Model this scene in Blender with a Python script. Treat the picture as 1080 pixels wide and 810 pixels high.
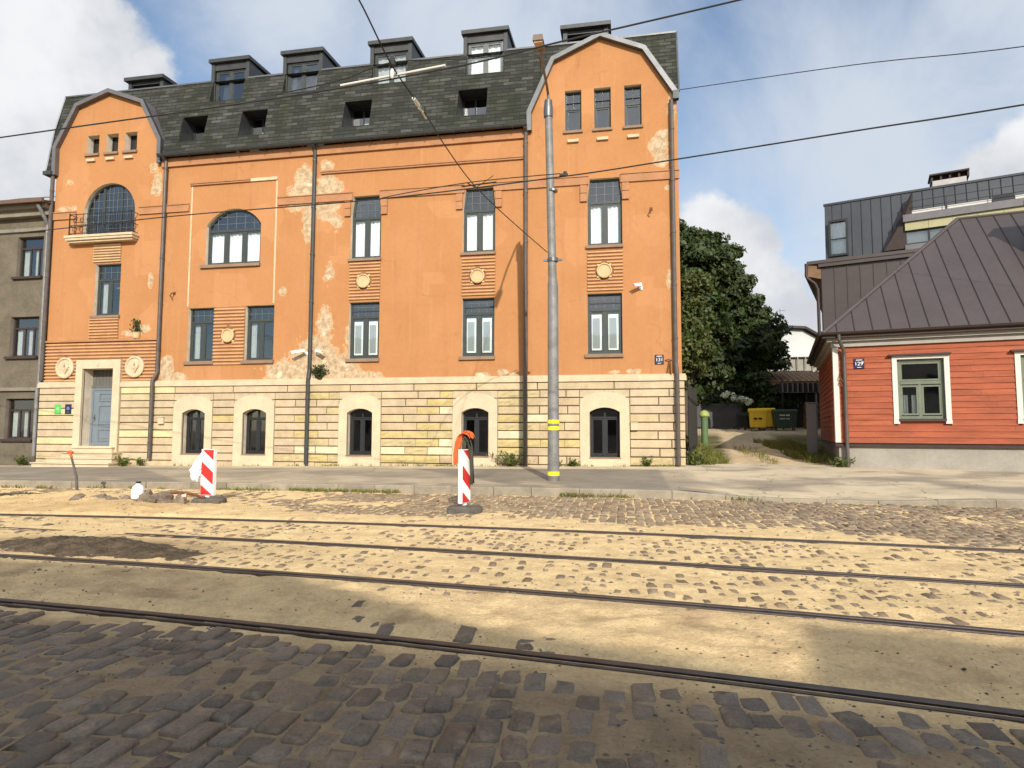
import bpy, math, random
import numpy as np
from mathutils import Vector, Matrix, Euler
from mathutils.geometry import tessellate_polygon
R = math.radians
rnd = random.Random(7)
for o in list(bpy.data.objects): bpy.data.objects.remove(o)
S = bpy.context.scene
COL = S.collection

# ------------------------------------------------------------------ camera
cam = bpy.data.cameras.new('camera'); CAM = bpy.data.objects.new('camera', cam); COL.objects.link(CAM)
cam.sensor_width = 36; cam.lens = 36*660/1080; cam.clip_end = 3000; cam.clip_start = .05
CAM.location = (0, -22, 1.6)
CAM.rotation_euler = (Matrix.Rotation(R(10.19), 3, 'Z') @ Matrix.Rotation(R(90+4.21), 3, 'X') @ Matrix.Rotation(R(.1), 3, 'Z')).to_euler()
S.camera = CAM
S.render.resolution_x = 1024; S.render.resolution_y = 768
# ------------------------------------------------------------------ exposure
S.view_settings.view_transform = 'Standard'; S.view_settings.look = 'None'
S.view_settings.exposure = 0.36; S.view_settings.gamma = 1
# ------------------------------------------------------------------ sun
SUN_DIR = Vector((.28, -.84, .46)).normalized()
sl = bpy.data.lights.new('sun', 'SUN'); sl.energy = 4.1; sl.angle = R(.5); sl.color = (1, .93, .82)
so = bpy.data.objects.new('sun', sl); COL.objects.link(so)
so.rotation_euler = SUN_DIR.to_track_quat('Z', 'Y').to_euler(); so.location = (20, -60, 40)
# ------------------------------------------------------------------ sky
world = bpy.data.worlds.new('World'); S.world = world; world.use_nodes = True
def sky():
    nt = world.node_tree; N = nt.nodes; L = nt.links; N.clear()
    def nd(t, **k):
        n = N.new(t)
        for a, b in k.items(): setattr(n, a, b)
        return n
    def math_(op, a, b=None, clamp=False):
        n = nd('ShaderNodeMath', operation=op, use_clamp=clamp)
        for i, v in enumerate((a, b)):
            if v is None: continue
            if isinstance(v, (int, float)): n.inputs[i].default_value = v
            else: L.new(v, n.inputs[i])
        return n.outputs[0]
    tex = nd('ShaderNodeTexSky', sky_type='NISHITA', sun_disc=False)
    tex.sun_elevation = math.asin(SUN_DIR.z); tex.sun_rotation = math.atan2(SUN_DIR.x, SUN_DIR.y)
    tex.air_density = 1.1; tex.dust_density = .6; tex.ozone_density = 1.6
    bg = nd('ShaderNodeBackground'); bg.inputs[1].default_value = .13; L.new(tex.outputs[0], bg.inputs[0])
    tc = nd('ShaderNodeTexCoord'); d = tc.outputs['Generated']
    sep = nd('ShaderNodeSeparateXYZ'); L.new(d, sep.inputs[0])
    zz = math_('ADD', sep.outputs[2], .35)
    px = math_('DIVIDE', sep.outputs[0], zz); py = math_('DIVIDE', sep.outputs[1], zz)
    cmb = nd('ShaderNodeCombineXYZ'); L.new(px, cmb.inputs[0]); L.new(py, cmb.inputs[1])
    def noise(vec, sc, det, rough=.55, dist=0.):
        n = nd('ShaderNodeTexNoise'); n.inputs['Scale'].default_value = sc; n.inputs['Detail'].default_value = det
        n.inputs['Roughness'].default_value = rough; n.inputs['Distortion'].default_value = dist; L.new(vec, n.inputs['Vector']); return n.outputs[0]
    def smooth(v, a, b):
        n = nd('ShaderNodeMapRange', interpolation_type='SMOOTHSTEP', clamp=True)
        n.inputs[1].default_value = a; n.inputs[2].default_value = b; L.new(v, n.inputs[0]); return n.outputs[0]
    def blobs(lst):
        acc = None
        for (x, y, z, r, w) in lst:
            v = nd('ShaderNodeVectorMath', operation='DISTANCE'); L.new(d, v.inputs[0]); v.inputs[1].default_value = (x, y, z)
            f = math_('MULTIPLY', math_('SUBTRACT', 1., math_('DIVIDE', v.outputs['Value'], r), True), w)
            acc = f if acc is None else math_('MAXIMUM', acc, f)
        return acc
    puff = noise(d, 7., 10., .62)
    fine = noise(d, 3.2, 6., .5)
    # cumulus: hard-edged heaps
    cb = blobs(CUMULUS)
    c1 = math_('ADD', cb, math_('MULTIPLY', math_('SUBTRACT', puff, .5), 1.0))
    cum = smooth(c1, .29, .48)
    # thin veil of high cloud
    vn = noise(cmb.outputs[0], 1.5, 7., .62, .6)
    vb = blobs(VEIL)
    veil = smooth(math_('ADD', vn, math_('MULTIPLY', vb, .5)), .40, .90)
    veil = math_('MULTIPLY', veil, .92)
    shade = smooth(math_('ADD', math_('MULTIPLY', noise(d, 6.5, 7., .55), 1.), math_('MULTIPLY', sep.outputs[2], .35)), .44, .78)
    mixc = nd('ShaderNodeMix', data_type='RGBA'); L.new(shade, mixc.inputs[0])
    mixc.inputs[6].default_value = (.64, .67, .72, 1); mixc.inputs[7].default_value = (.93, .94, .96, 1)
    # cloud glow strengthened towards the sun and overhead to fill the shade
    dt = nd('ShaderNodeVectorMath', operation='DOT_PRODUCT'); L.new(d, dt.inputs[0]); dt.inputs[1].default_value = SUN_DIR
    glow = math_('ADD', math_('MULTIPLY', smooth(dt.outputs['Value'], -.1, .9), .7), math_('MULTIPLY', smooth(sep.outputs[2], .5, .9), .2))
    glow = math_('ADD', glow, 1.)
    bc = nd('ShaderNodeBackground'); L.new(math_('MULTIPLY', glow, .76), bc.inputs[1]); L.new(mixc.outputs[2], bc.inputs[0])
    bv = nd('ShaderNodeBackground'); bv.inputs[0].default_value = (.80, .87, .97, 1); L.new(math_('MULTIPLY', glow, .66), bv.inputs[1])
    m1 = nd('ShaderNodeMixShader'); L.new(veil, m1.inputs[0]); L.new(bg.outputs[0], m1.inputs[1]); L.new(bv.outputs[0], m1.inputs[2])
    m2 = nd('ShaderNodeMixShader'); L.new(cum, m2.inputs[0]); L.new(m1.outputs[0], m2.inputs[1]); L.new(bc.outputs[0], m2.inputs[2])
    out = nd('ShaderNodeOutputWorld'); L.new(m2.outputs[0], out.inputs[0])
# directions in the sky (x, y, z, angular radius, weight)
CUMULUS = [(-.70, .58, .41, .27, 1.), (-.76, .60, .25, .30, .9), (-.66, .64, .39, .16, 1.), (-.60, .67, .45, .09, .75), (-.63, .62, .47, .13, .85), (-.72, .62, .31, .2, .9),
           (.12, .94, .30, .085, .8), (.165, .95, .25, .115, .85), (.215, .955, .19, .11, .85), (.25, .955, .15, .10, .8), (.435, .84, .315, .075, .75), (.485, .81, .325, .09, .85), (.56, .76, .31, .13, .9),
           (-.1, -.8, .5, .6, .9), (.7, -.5, .5, .5, .9), (-.8, -.3, .5, .5, .8), (0, -.2, 1., .6, .8)]  # clouds behind and overhead, out of view, kept bright as fill light
VEIL = [(.34, .86, .36, .30, 1.), (.14, .95, .26, .2, .6), (-.22, .80, .56, .34, .75), (-.42, .72, .56, .2, .75), (.50, .72, .47, .32, .95), (0, -.1, 1., .8, .9), (.2, -.8, .5, .8, .9)]
sky()

# ================================================================== helpers
OFF = {}
def tag(o, label=None, cat=None, group=None, kind=None):
    if label: o['label'] = label
    if cat: o['category'] = cat
    if group: o['group'] = group
    if kind: o['kind'] = kind
    return o
def thing(name, label, cat, loc=(0, 0, 0), rotz=0, off=None, group=None):
    o = bpy.data.objects.new(name, None); COL.objects.link(o); o.empty_display_size = .3
    o.location = loc; o.rotation_euler = (0, 0, rotz); OFF[o] = Vector(loc if off is None else off)
    return tag(o, label, cat, group)
class MB:
    def __init__(s): s.v = []; s.f = []; s.m = []; s.c = []
    def add(s, vs, fs, mi=0, col=None):
        b = len(s.v); s.v.extend([tuple(p) for p in vs])
        for f in fs: s.f.append([b+i for i in f]); s.m.append(mi); s.c.append(col)
    def poly(s, pts, mi=0, col=None): s.add(pts, [list(range(len(pts)))], mi, col)
    def box(s, x0, x1, y0, y1, z0, z1, mi=0, col=None, T=None):
        p = [(x, y, z) for z in (z0, z1) for y in (y0, y1) for x in (x0, x1)]
        if T: p = [T @ Vector(q) for q in p]
        s.add(p, [(0, 2, 3, 1), (4, 5, 7, 6), (0, 1, 5, 4), (2, 6, 7, 3), (0, 4, 6, 2), (1, 3, 7, 5)], mi, col)
    def bbox(s, x0, x1, y0, y1, z0, z1, b=.01, mi=0, col=None, jit=0.):
        # block whose front (y0) edges are bevelled
        j = lambda: rnd.uniform(-jit, jit)
        o = [(x0, z0), (x1, z0), (x1, z1), (x0, z1)]
        i = [(x0+b, z0+b), (x1-b, z0+b), (x1-b, z1-b), (x0+b, z1-b)]
        p = [(x, y1, z) for x, z in o]+[(x, y0+b, z) for x, z in o]+[(x+j(), y0+j(), z+j()) for x, z in i]
        fs = [(8, 9, 10, 11)]
        for k in range(4):
            n = (k+1) % 4; fs += [(k, n, 4+n, 4+k), (4+k, 4+n, 8+n, 8+k)]
        s.add(p, fs, mi, col)
    def prism(s, poly, y0, y1, mi=0, col=None, back=True, mi_side=None):
        n = len(poly); ms = mi if mi_side is None else mi_side
        p = [(x, y0, z) for x, z in poly]+[(x, y1, z) for x, z in poly]
        s.add(p, [list(range(n))]+([list(range(2*n-1, n-1, -1))] if back else []), mi, col)
        s.add(p, [(i, n+i, n+(i+1) % n, (i+1) % n) for i in range(n)], ms, col)
    def ring(s, out, inn, y0, y1, mi=0, col=None):
        n = len(out)
        p = [(x, y0, z) for x, z in out]+[(x, y0, z) for x, z in inn]+[(x, y1, z) for x, z in out]+[(x, y1, z) for x, z in inn]
        fs = []
        for i in range(n):
            k = (i+1) % n
            fs += [(i, k, n+k, n+i), (i, 2*n+i, 2*n+k, k), (n+i, n+k, 3*n+k, 3*n+i)]
        s.add(p, fs, mi, col)
    def tube(s, pts, r, n=8, mi=0, col=None, r1=None, cap=True):
        pts = [Vector(p) for p in pts]; m = len(pts); vs = []; fs = []
        up = None
        for i, p in enumerate(pts):
            t = (pts[min(i+1, m-1)]-pts[max(i-1, 0)]).normalized()
            if up is None: up = Vector((0, 0, 1)) if abs(t.z) < .9 else Vector((1, 0, 0))
            a = t.cross(up).normalized(); b = a.cross(t).normalized(); up = b
            rr = r if r1 is None else r+(r1-r)*i/(m-1)
            if isinstance(r, (list, tuple)): rr = r[i]
            for k in range(n):
                q = 2*math.pi*k/n; vs.append(p+a*(rr*math.cos(q))+b*(rr*math.sin(q)))
        for i in range(m-1):
            for k in range(n):
                k2 = (k+1) % n; fs.append((i*n+k, i*n+k2, (i+1)*n+k2, (i+1)*n+k))
        if cap: fs += [list(range(n-1, -1, -1)), list(range((m-1)*n, m*n))]
        s.add(vs, fs, mi, col)
    def lathe(s, prof, c=(0, 0, 0), n=16, mi=0, col=None):
        vs = []; fs = []; m = len(prof)
        for r, z in prof:
            for k in range(n):
                q = 2*math.pi*k/n; vs.append((c[0]+r*math.cos(q), c[1]+r*math.sin(q), c[2]+z))
        for i in range(m-1):
            for k in range(n):
                k2 = (k+1) % n; fs.append((i*n+k, i*n+k2, (i+1)*n+k2, (i+1)*n+k))
        fs += [list(range(n-1, -1, -1)), list(range((m-1)*n, m*n))]
        s.add(vs, fs, mi, col)
    def build(s, name, mats, parent=None, origin=(0, 0, 0), smooth=False, mod=None):
        off = OFF[parent] if parent else Vector(origin)
        me = bpy.data.meshes.new(name)
        a = np.array(s.v, dtype=np.float64)-np.array(off)
        me.from_pydata(a.tolist(), [], s.f)
        if not isinstance(mats, (list, tuple)): mats = [mats]
        for m in mats: me.materials.append(m)
        if len(mats) > 1: me.polygons.foreach_set('material_index', s.m)
        if any(c is not None for c in s.c):
            at = me.color_attributes.new('tint', 'FLOAT_COLOR', 'CORNER')
            buf = []
            for f, c in zip(s.f, s.c):
                c = c or (1, 1, 1); buf.extend(list(c[:3])+[1.] if False else [*c[:3], 1.]*len(f))
            at.data.foreach_set('color', buf)
        if smooth: me.polygons.foreach_set('use_smooth', [True]*len(me.polygons))
        me.update()
        o = bpy.data.objects.new(name, me); COL.objects.link(o)
        if parent: o.parent = parent; OFF[o] = off
        else: o.location = off; OFF[o] = off
        return o
def single(mb, name, mats, label, cat, origin, group=None, smooth=False):
    return tag(mb.build(name, mats, None, origin, smooth), label, cat, group)
def struct(mb, name, mats, smooth=False): return tag(mb.build(name, mats, smooth=smooth), kind='structure')

def inset(poly, d):
    n = len(poly); out = []
    for i in range(n):
        p0, p1, p2 = [Vector(poly[j % n]) for j in (i-1, i, i+1)]
        e1 = (p1-p0).normalized(); e2 = (p2-p1).normalized()
        n1 = Vector((-e1.y, e1.x)); n2 = Vector((-e2.y, e2.x))   # inward for CCW
        k = (n1+n2); k = k/max(k.dot(n1), .25) if k.length > 1e-6 else n1
        out.append(tuple(p1+k*d))
    return out
def op_rect(x0, x1, z0, z1): return [(x0, z0), (x1, z0), (x1, z1), (x0, z1)]
def op_trap(x0, x1, z0, zs, z1, d=.08): return [(x0, z0), (x1, z0), (x1, zs), (x1-d, z1), (x0+d, z1), (x0, zs)]
def op_arch(x0, x1, z0, z1, rise, n=14):
    w = (x1-x0)/2; cx = (x0+x1)/2; r = (w*w+rise*rise)/(2*rise); cz = z1-r
    a0 = math.asin(min(1, w/r)); 
    if rise >= w*.999: a0 = math.pi/2
    p = [(x0, z0), (x1, z0)]
    for i in range(n+1):
        a = a0-2*a0*i/n; p.append((cx+r*math.sin(a), cz+r*math.cos(a)))
    return p
def ztop(poly, x):
    zs = []
    for i in range(len(poly)):
        (a, b), (c, d) = poly[i], poly[(i+1) % len(poly)]
        if min(a, c) <= x <= max(a, c) and abs(a-c) > 1e-6: zs.append(b+(d-b)*(x-a)/(c-a))
    return max(zs)
def xspan(poly, z):
    xs = []
    for i in range(len(poly)):
        (a, b), (c, d) = poly[i], poly[(i+1) % len(poly)]
        if min(b, d) <= z <= max(b, d) and abs(b-d) > 1e-6: xs.append(a+(c-a)*(z-b)/(d-b))
    return min(xs), max(xs)
def pierced(mb, outer, holes, ymap, depth, mi=0, mi_rev=1):
    loops = [outer]+holes
    tri = tessellate_polygon([[Vector((x, z, 0)) for x, z in l] for l in loops])
    pts = [p for l in loops for p in l]
    mb.add([(x, ymap(x, z), z) for x, z in pts], [list(t) for t in tri], mi)
    for h in holes:
        n = len(h); d = depth
        p = [(x, ymap(x, z), z) for x, z in h]+[(x, ymap(x, z)+d, z) for x, z in h]
        mb.add(p, [(i, (i+1) % n, n+(i+1) % n, n+i) for i in range(n)], mi_rev)

# ------------------------------------------------------------------ materials
class NT:
    def __init__(s, name):
        s.m = bpy.data.materials.new(name); s.m.use_nodes = True; s.t = s.m.node_tree; s.t.nodes.clear()
        s.out = s.n('ShaderNodeOutputMaterial'); s.b = s.n('ShaderNodeBsdfPrincipled'); s.l(s.b.outputs[0], s.out.inputs[0])
        s.pos = s.n('ShaderNodeNewGeometry').outputs['Position']
    def n(s, t, **k):
        n = s.t.nodes.new(t)
        for a, b in k.items(): setattr(n, a, b)
        return n
    def l(s, a, b): s.t.links.new(a, b)
    def set(s, sock, v):
        if isinstance(v, (int, float)): sock.default_value = v
        elif isinstance(v, (tuple, list)): sock.default_value = tuple(v)+((1,) if len(v) == 3 and sock.type == 'RGBA' else ())
        else: s.l(v, sock)
    def math(s, op, a, b=None, clamp=False):
        n = s.n('ShaderNodeMath', operation=op, use_clamp=clamp); s.set(n.inputs[0], a)
        if b is not None: s.set(n.inputs[1], b)
        return n.outputs[0]
    def vec(s, sc):
        n = s.n('ShaderNodeVectorMath', operation='MULTIPLY'); s.l(s.pos, n.inputs[0]); n.inputs[1].default_value = sc; return n.outputs[0]
    def noise(s, sc, det=4, rough=.55, vec=None, dist=0.):
        n = s.n('ShaderNodeTexNoise'); n.inputs['Scale'].default_value = sc; n.inputs['Detail'].default_value = det
        n.inputs['Roughness'].default_value = rough; n.inputs['Distortion'].default_value = dist; s.l(vec or s.pos, n.inputs['Vector']); return n.outputs[0]
    def mix(s, f, a, b, mode='MIX'):
        n = s.n('ShaderNodeMix', data_type='RGBA', blend_type=mode); s.set(n.inputs[0], f); s.set(n.inputs[6], a); s.set(n.inputs[7], b); return n.outputs[2]
    def smooth(s, v, a, b):
        n = s.n('ShaderNodeMapRange', interpolation_type='SMOOTHSTEP', clamp=True); s.l(v, n.inputs[0]); n.inputs[1].default_value = a; n.inputs[2].default_value = b; return n.outputs[0]
    def attr(s, name='tint'): return s.n('ShaderNodeAttribute', attribute_name=name).outputs['Color']
    def bump(s, h, strength=.3, dist=.02):
        n = s.n('ShaderNodeBump'); n.inputs['Strength'].default_value = strength; n.inputs['Distance'].default_value = dist; s.l(h, n.inputs['Height']); s.l(n.outputs[0], s.b.inputs['Normal'])
    def fin(s, col, rough=.8, metal=0., spec=.3):
        s.set(s.b.inputs['Base Color'], col); s.set(s.b.inputs['Roughness'], rough); s.b.inputs['Metallic'].default_value = metal
        s.b.inputs['Specular IOR Level'].default_value = spec; return s.m
def sc(c, k): return tuple(min(1, x*k) for x in c)
def pm(name, col, rough=.75, var=.18, scale=2.5, bump=.15, bscale=45, metal=0., spec=.3, bd=.01, tint=False, stretch=None):
    t = NT(name); v = t.vec(stretch) if stretch else None
    f = t.noise(scale, 6, .6, v); g = t.noise(scale*9, 3, .6, v)
    f = t.math('ADD', t.math('MULTIPLY', f, .65), t.math('MULTIPLY', g, .35))
    c = t.mix(t.smooth(f, .3, .7), sc(col, 1-var), sc(col, 1+var))
    if tint: c = t.mix(1., c, t.attr(), 'MULTIPLY')
    if bump: t.bump(t.noise(bscale, 4, .6), bump, bd)
    return t.fin(c, rough, metal, spec)
def glass_mat(name='window_glass', tint=(.9, .95, .95), op=.25):
    t = NT(name); t.t.nodes.remove(t.b)
    lw = t.n('ShaderNodeFresnel'); lw.inputs[0].default_value = 1.52
    gl = t.n('ShaderNodeBsdfGlossy'); gl.inputs['Roughness'].default_value = .03; gl.inputs[0].default_value = (.9, .95, 1, 1)
    bp = t.n('ShaderNodeBump'); bp.inputs['Strength'].default_value = .04; bp.inputs['Distance'].default_value = .05
    t.l(t.noise(1.6, 2), bp.inputs['Height']); t.l(bp.outputs[0], gl.inputs['Normal']); 
    tr = t.n('ShaderNodeBsdfTransparent'); tr.inputs[0].default_value = (*tint, 1)
    mx = t.n('ShaderNodeMixShader'); t.l(t.math('ADD', t.math('MULTIPLY', lw.outputs[0], 1.6), .07, True), mx.inputs[0])
    t.l(tr.outputs[0], mx.inputs[1]); t.l(gl.outputs[0], mx.inputs[2]); t.l(mx.outputs[0], t.out.inputs[0]); return t.m

def plaster_mat():
    t = NT('orange_plaster')
    f = t.noise(.55, 5, .6); g = t.noise(7, 5, .65)
    base = t.mix(t.smooth(t.math('ADD', t.math('MULTIPLY', f, .6), t.math('MULTIPLY', g, .4)), .32, .68), (.375, .173, .067), (.422, .203, .086))
    # patched repaints: big soft rectangles of a slightly different tone
    vn = t.n('ShaderNodeTexVoronoi'); vn.distance = 'CHEBYCHEV'; vn.inputs['Scale'].default_value = .8; t.l(t.vec((1, 0, 1)), vn.inputs['Vector'])
    sp = t.n('ShaderNodeSeparateColor'); t.l(vn.outputs['Color'], sp.inputs[0])
    base = t.mix(t.math('MULTIPLY', t.smooth(sp.outputs[0], .86, .9), .10), base, (.66, .36, .19))
    # rain streaks
    st = t.noise(1., 5, .6, t.vec((3.5, 0, .16)))
    base = t.mix(t.math('MULTIPLY', t.smooth(st, .52, .78), .24), base, (.26, .115, .055))
    st2 = t.noise(1., 5, .6, t.vec((6.5, 0, .3)))
    base = t.mix(t.math('MULTIPLY', t.smooth(st2, .56, .8), .35), base, (.55, .31, .165))
    crk = t.n('ShaderNodeTexVoronoi', feature='DISTANCE_TO_EDGE'); crk.inputs['Scale'].default_value = .42; wv = t.n('ShaderNodeTexNoise'); wv.inputs['Scale'].default_value = 1.4; wv.inputs['Detail'].default_value = 8; t.l(t.pos, wv.inputs['Vector'])
    wa = t.n('ShaderNodeVectorMath', operation='ADD'); t.l(t.pos, wa.inputs[0]); t.l(wv.outputs['Color'], wa.inputs[1]); t.l(wa.outputs[0], crk.inputs['Vector'])
    base = t.mix(t.math('MULTIPLY', t.math('MULTIPLY', t.smooth(crk.outputs['Distance'], .012, .003), t.smooth(t.noise(.5, 2), .5, .6)), .22), base, (.20, .085, .04))
    acc = None
    for (x, z, rx, rz, w) in PEEL:
        a = t.n('ShaderNodeVectorMath', operation='SUBTRACT'); t.l(t.pos, a.inputs[0]); a.inputs[1].default_value = (x, 0, z)
        b = t.n('ShaderNodeVectorMath', operation='MULTIPLY'); t.l(a.outputs[0], b.inputs[0]); b.inputs[1].default_value = (1/rx, 0, 1/rz)
        c = t.n('ShaderNodeVectorMath', operation='LENGTH'); t.l(b.outputs[0], c.inputs[0])
        v = t.math('MULTIPLY', t.math('SUBTRACT', 1., c.outputs['Value'], True), w)
        acc = v if acc is None else t.math('MAXIMUM', acc, v)
    edge = t.noise(2.6, 12, .72)
    k = t.math('ADD', acc, t.math('MULTIPLY', t.math('SUBTRACT', edge, .5), 1.5))
    k = t.math('MULTIPLY', k, t.smooth(acc, .01, .06))
    mask = t.smooth(k, .40, .43)
    rim = t.math('SUBTRACT', t.smooth(k, .31, .37), mask, True)
    inner = t.mix(t.smooth(t.noise(4.5, 10, .75), .38, .62), (.52, .41, .265), (.32, .215, .125))
    inner = t.mix(t.smooth(t.noise(2.1, 5, .65), .58, .68), inner, (.64, .57, .43))
    base = t.mix(t.math('MULTIPLY', rim, .5), base, (.62, .43, .26))
    col = t.mix(mask, base, inner)
    hgt = t.math('ADD', t.math('MULTIPLY', t.noise(38, 4, .6), .22), t.math('MULTIPLY', t.math('SUBTRACT', 1., mask), .5))
    hgt = t.math('ADD', hgt, t.math('MULTIPLY', t.noise(2.2, 3), .5))
    t.bump(hgt, .5, .02)
    return t.fin(col, .9, 0, .15)
PEEL = [(-12.2, 11.0, .75, 1.5, 1.0), (-12.5, 10.6, .9, 1.0, .8), (-11.25, 10.6, .8, 1.5, 1.0), (-11.3, 11.8, .5, .5, .8), (-10.9, 10.9, .55, .8, .8), (-12.0, 9.6, .4, 1.3, .9), (-10.8, 9.6, .5, .7, .7),
        (-11.6, 4.2, 1.5, 1.5, 1.05), (-12.6, 3.8, 1.7, .75, 1.0), (-10.6, 3.9, 1.3, 1.2, .9), (-9.5, 3.55, 1.3, .4, .9), (-11.2, 5.6, .6, 1.2, .8), (-11.1, 7.6, .45, .9, .6),
        (-17.95, 4.0, .55, .8, 1.0), (-17.4, 3.65, .7, .35, .9), (-18.75, 11.6, .4, .75, .95), (-23.1, 10.85, .5, .18, .95), (-22.65, 10.85, .3, .2, .8), (-22.9, 12.0, .5, .3, .6), (-18.9, 12.3, .35, .4, .7),
        (-18.85, 7.6, .2, .5, .95), (-19.6, 5.5, .9, .22, .9), (-19.0, 5.65, .5, .3, .8), (-13.0, 6.95, .25, .3, 1.0), (-17.2, 3.5, .5, .25, .8),
        (-1.5 + 2.75, 11.6, .55, .65, 1.0), (1.45, 12.0, .4, .4, .8), (1.75, 13.0, .25, .9, .85), (1.4, 11.1, .5, .35, .8), (1.55, 10.1, .25, .2, .7), (1.65, 6.8, .25, .6, .9), (1.75, 4.0, .2, .6, .7),
        (.45, 3.6, .35, .22, .85), (-.3, 3.62, .4, .14, .7), (-5.0, 3.6, .5, .15, .85), (-4.3, 3.68, .3, .2, .9), (-3.9, 3.6, .3, .12, .8), (.2, 3.65, .2, .15, .8), (-10.2, 5.2, .35, .7, .7), (-4.2, 9.9, .2, .3, .3)]
def slate_mat():
    t = NT('mossy_slate')
    v = t.n('ShaderNodeCombineXYZ'); sp = t.n('ShaderNodeSeparateXYZ'); t.l(t.pos, sp.inputs[0]); t.l(sp.outputs[0], v.inputs[0]); t.l(sp.outputs[2], v.inputs[1])
    br = t.n('ShaderNodeTexBrick'); t.l(v.outputs[0], br.inputs['Vector']); br.inputs['Scale'].default_value = 1.
    br.inputs['Brick Width'].default_value = .46; br.inputs['Row Height'].default_value = .155; br.inputs['Mortar Size'].default_value = .012; br.inputs['Bias'].default_value = -.15; br.offset = .5
    br.inputs['Color1'].default_value = (.0, .0, .0, 1); br.inputs['Color2'].default_value = (1, 1, 1, 1); br.inputs['Mortar'].default_value = (.5, .5, .5, 1)
    mossn = t.noise(1., 5, .65, t.vec((1.1, 0, .35)))
    row = t.noise(1., 3, .6, t.vec((.9, 0, 6.3)))
    a = t.mix(t.smooth(mossn, .38, .62), (.022, .023, .020), (.018, .021, .012))
    b = t.mix(t.smooth(mossn, .42, .66), (.105, .106, .092), (.056, .058, .036))
    c = t.mix(t.math('MULTIPLY', br.outputs['Color'], t.smooth(row, .25, .75)), a, b)
    c = t.mix(t.smooth(t.noise(14, 5, .7), .58, .78), c, (.075, .075, .056))
    c = t.mix(br.outputs['Fac'], c, (.014, .014, .012))
    # each course overlaps the one below
    saw = t.math('FRACT', t.math('DIVIDE', sp.outputs[2], .155))
    h = t.math('ADD', t.math('MULTIPLY', t.math('SUBTRACT', 1., saw), .8), t.math('MULTIPLY', t.noise(22, 4, .6), .35))
    h = t.math('SUBTRACT', h, t.math('MULTIPLY', br.outputs['Fac'], .5))
    t.bump(h, .7, .025)
    return t.fin(c, .82, 0, .25)
def sand_mat():
    t = NT('road_sand'); c = t.attr()
    f = t.math('ADD', t.math('MULTIPLY', t.noise(2.6, 9, .74), .6), t.math('MULTIPLY', t.noise(34, 6, .75), .4))
    c = t.mix(1., c, t.mix(t.smooth(f, .32, .66), (.70, .67, .64), (1.18, 1.18, 1.15)), 'MULTIPLY')
    st = t.noise(1., 7, .7, t.vec((2.4, 9., 2.)))
    c = t.mix(t.math('MULTIPLY', t.smooth(st, .56, .74), .42), c, (.26, .18, .10))
    cl = t.noise(21, 5, .75)
    c = t.mix(t.math('MULTIPLY', t.smooth(cl, .60, .72), .38), c, (.17, .125, .08))
    c = t.mix(t.math('MULTIPLY', t.smooth(t.noise(15, 5, .75), .60, .74), .45), c, (.72, .58, .38))
    peb = t.n('ShaderNodeTexVoronoi'); peb.inputs['Scale'].default_value = 26; t.l(t.pos, peb.inputs['Vector'])
    pe = t.smooth(peb.outputs['Distance'], .16, .10)
    spc = t.n('ShaderNodeSeparateColor'); t.l(peb.outputs['Color'], spc.inputs[0])
    pe = t.math('MULTIPLY', pe, t.smooth(spc.outputs[0], .6, .7))
    c = t.mix(t.math('MULTIPLY', pe, .55), c, t.mix(spc.outputs[1], (.12, .10, .085), (.5, .44, .36)))
    h = t.math('ADD', t.math('MULTIPLY', t.noise(11, 8, .76), 1.1), t.math('MULTIPLY', t.noise(70, 4, .7), .35))
    h = t.math('ADD', h, t.math('MULTIPLY', pe, .5))
    t.bump(h, .8, .05)
    return t.fin(c, .95, 0, .1)
def sett_mat():
    t = NT('granite_sett'); c = t.attr()
    f = t.noise(60, 5, .7); g = t.noise(9, 5, .65)
    c = t.mix(1., c, t.mix(t.smooth(f, .3, .7), (.72, .72, .74), (1.25, 1.24, 1.2)), 'MULTIPLY')
    dust = t.smooth(t.math('ADD', t.math('MULTIPLY', t.noise(5, 6, .7), .7), t.math('MULTIPLY', g, .3)), .47, .72)
    c = t.mix(t.math('MULTIPLY', dust, .55), c, (.40, .30, .19))
    t.bump(t.math('ADD', t.math('MULTIPLY', g, .7), t.math('MULTIPLY', f, .3)), .6, .02)
    return t.fin(c, t.math('ADD', t.math('MULTIPLY', dust, .3), .55), 0, .35)
def asphalt_mat():
    t = NT('old_asphalt'); c = t.attr()
    f = t.math('ADD', t.math('MULTIPLY', t.noise(.9, 6, .65), .55), t.math('MULTIPLY', t.noise(55, 4, .7), .45))
    c = t.mix(1., c, t.mix(t.smooth(f, .3, .7), (.74, .73, .72), (1.2, 1.2, 1.18)), 'MULTIPLY')
    cr = t.n('ShaderNodeTexVoronoi', feature='DISTANCE_TO_EDGE'); cr.inputs['Scale'].default_value = .55
    ad = t.n('ShaderNodeVectorMath', operation='ADD'); t.l(t.pos, ad.inputs[0])
    nz = t.n('ShaderNodeTexNoise'); nz.inputs['Scale'].default_value = 1.7; nz.inputs['Detail'].default_value = 6; t.l(t.pos, nz.inputs['Vector'])
    ns = t.n('ShaderNodeVectorMath', operation='SCALE'); t.l(nz.outputs['Color'], ns.inputs[0]); ns.inputs['Scale'].default_value = .9; t.l(ns.outputs[0], ad.inputs[1])
    t.l(ad.outputs[0], cr.inputs['Vector'])
    crack = t.math('MULTIPLY', t.smooth(cr.outputs['Distance'], .010, .002), .65)
    c = t.mix(t.math('MULTIPLY', crack, t.smooth(t.noise(.4, 3), .45, .55)), c, (.05, .045, .04))
    t.bump(t.math('ADD', t.math('MULTIPLY', t.noise(120, 3), .5), t.noise(3, 4)), .4, .012)
    return t.fin(c, .92, 0, .2)
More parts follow.
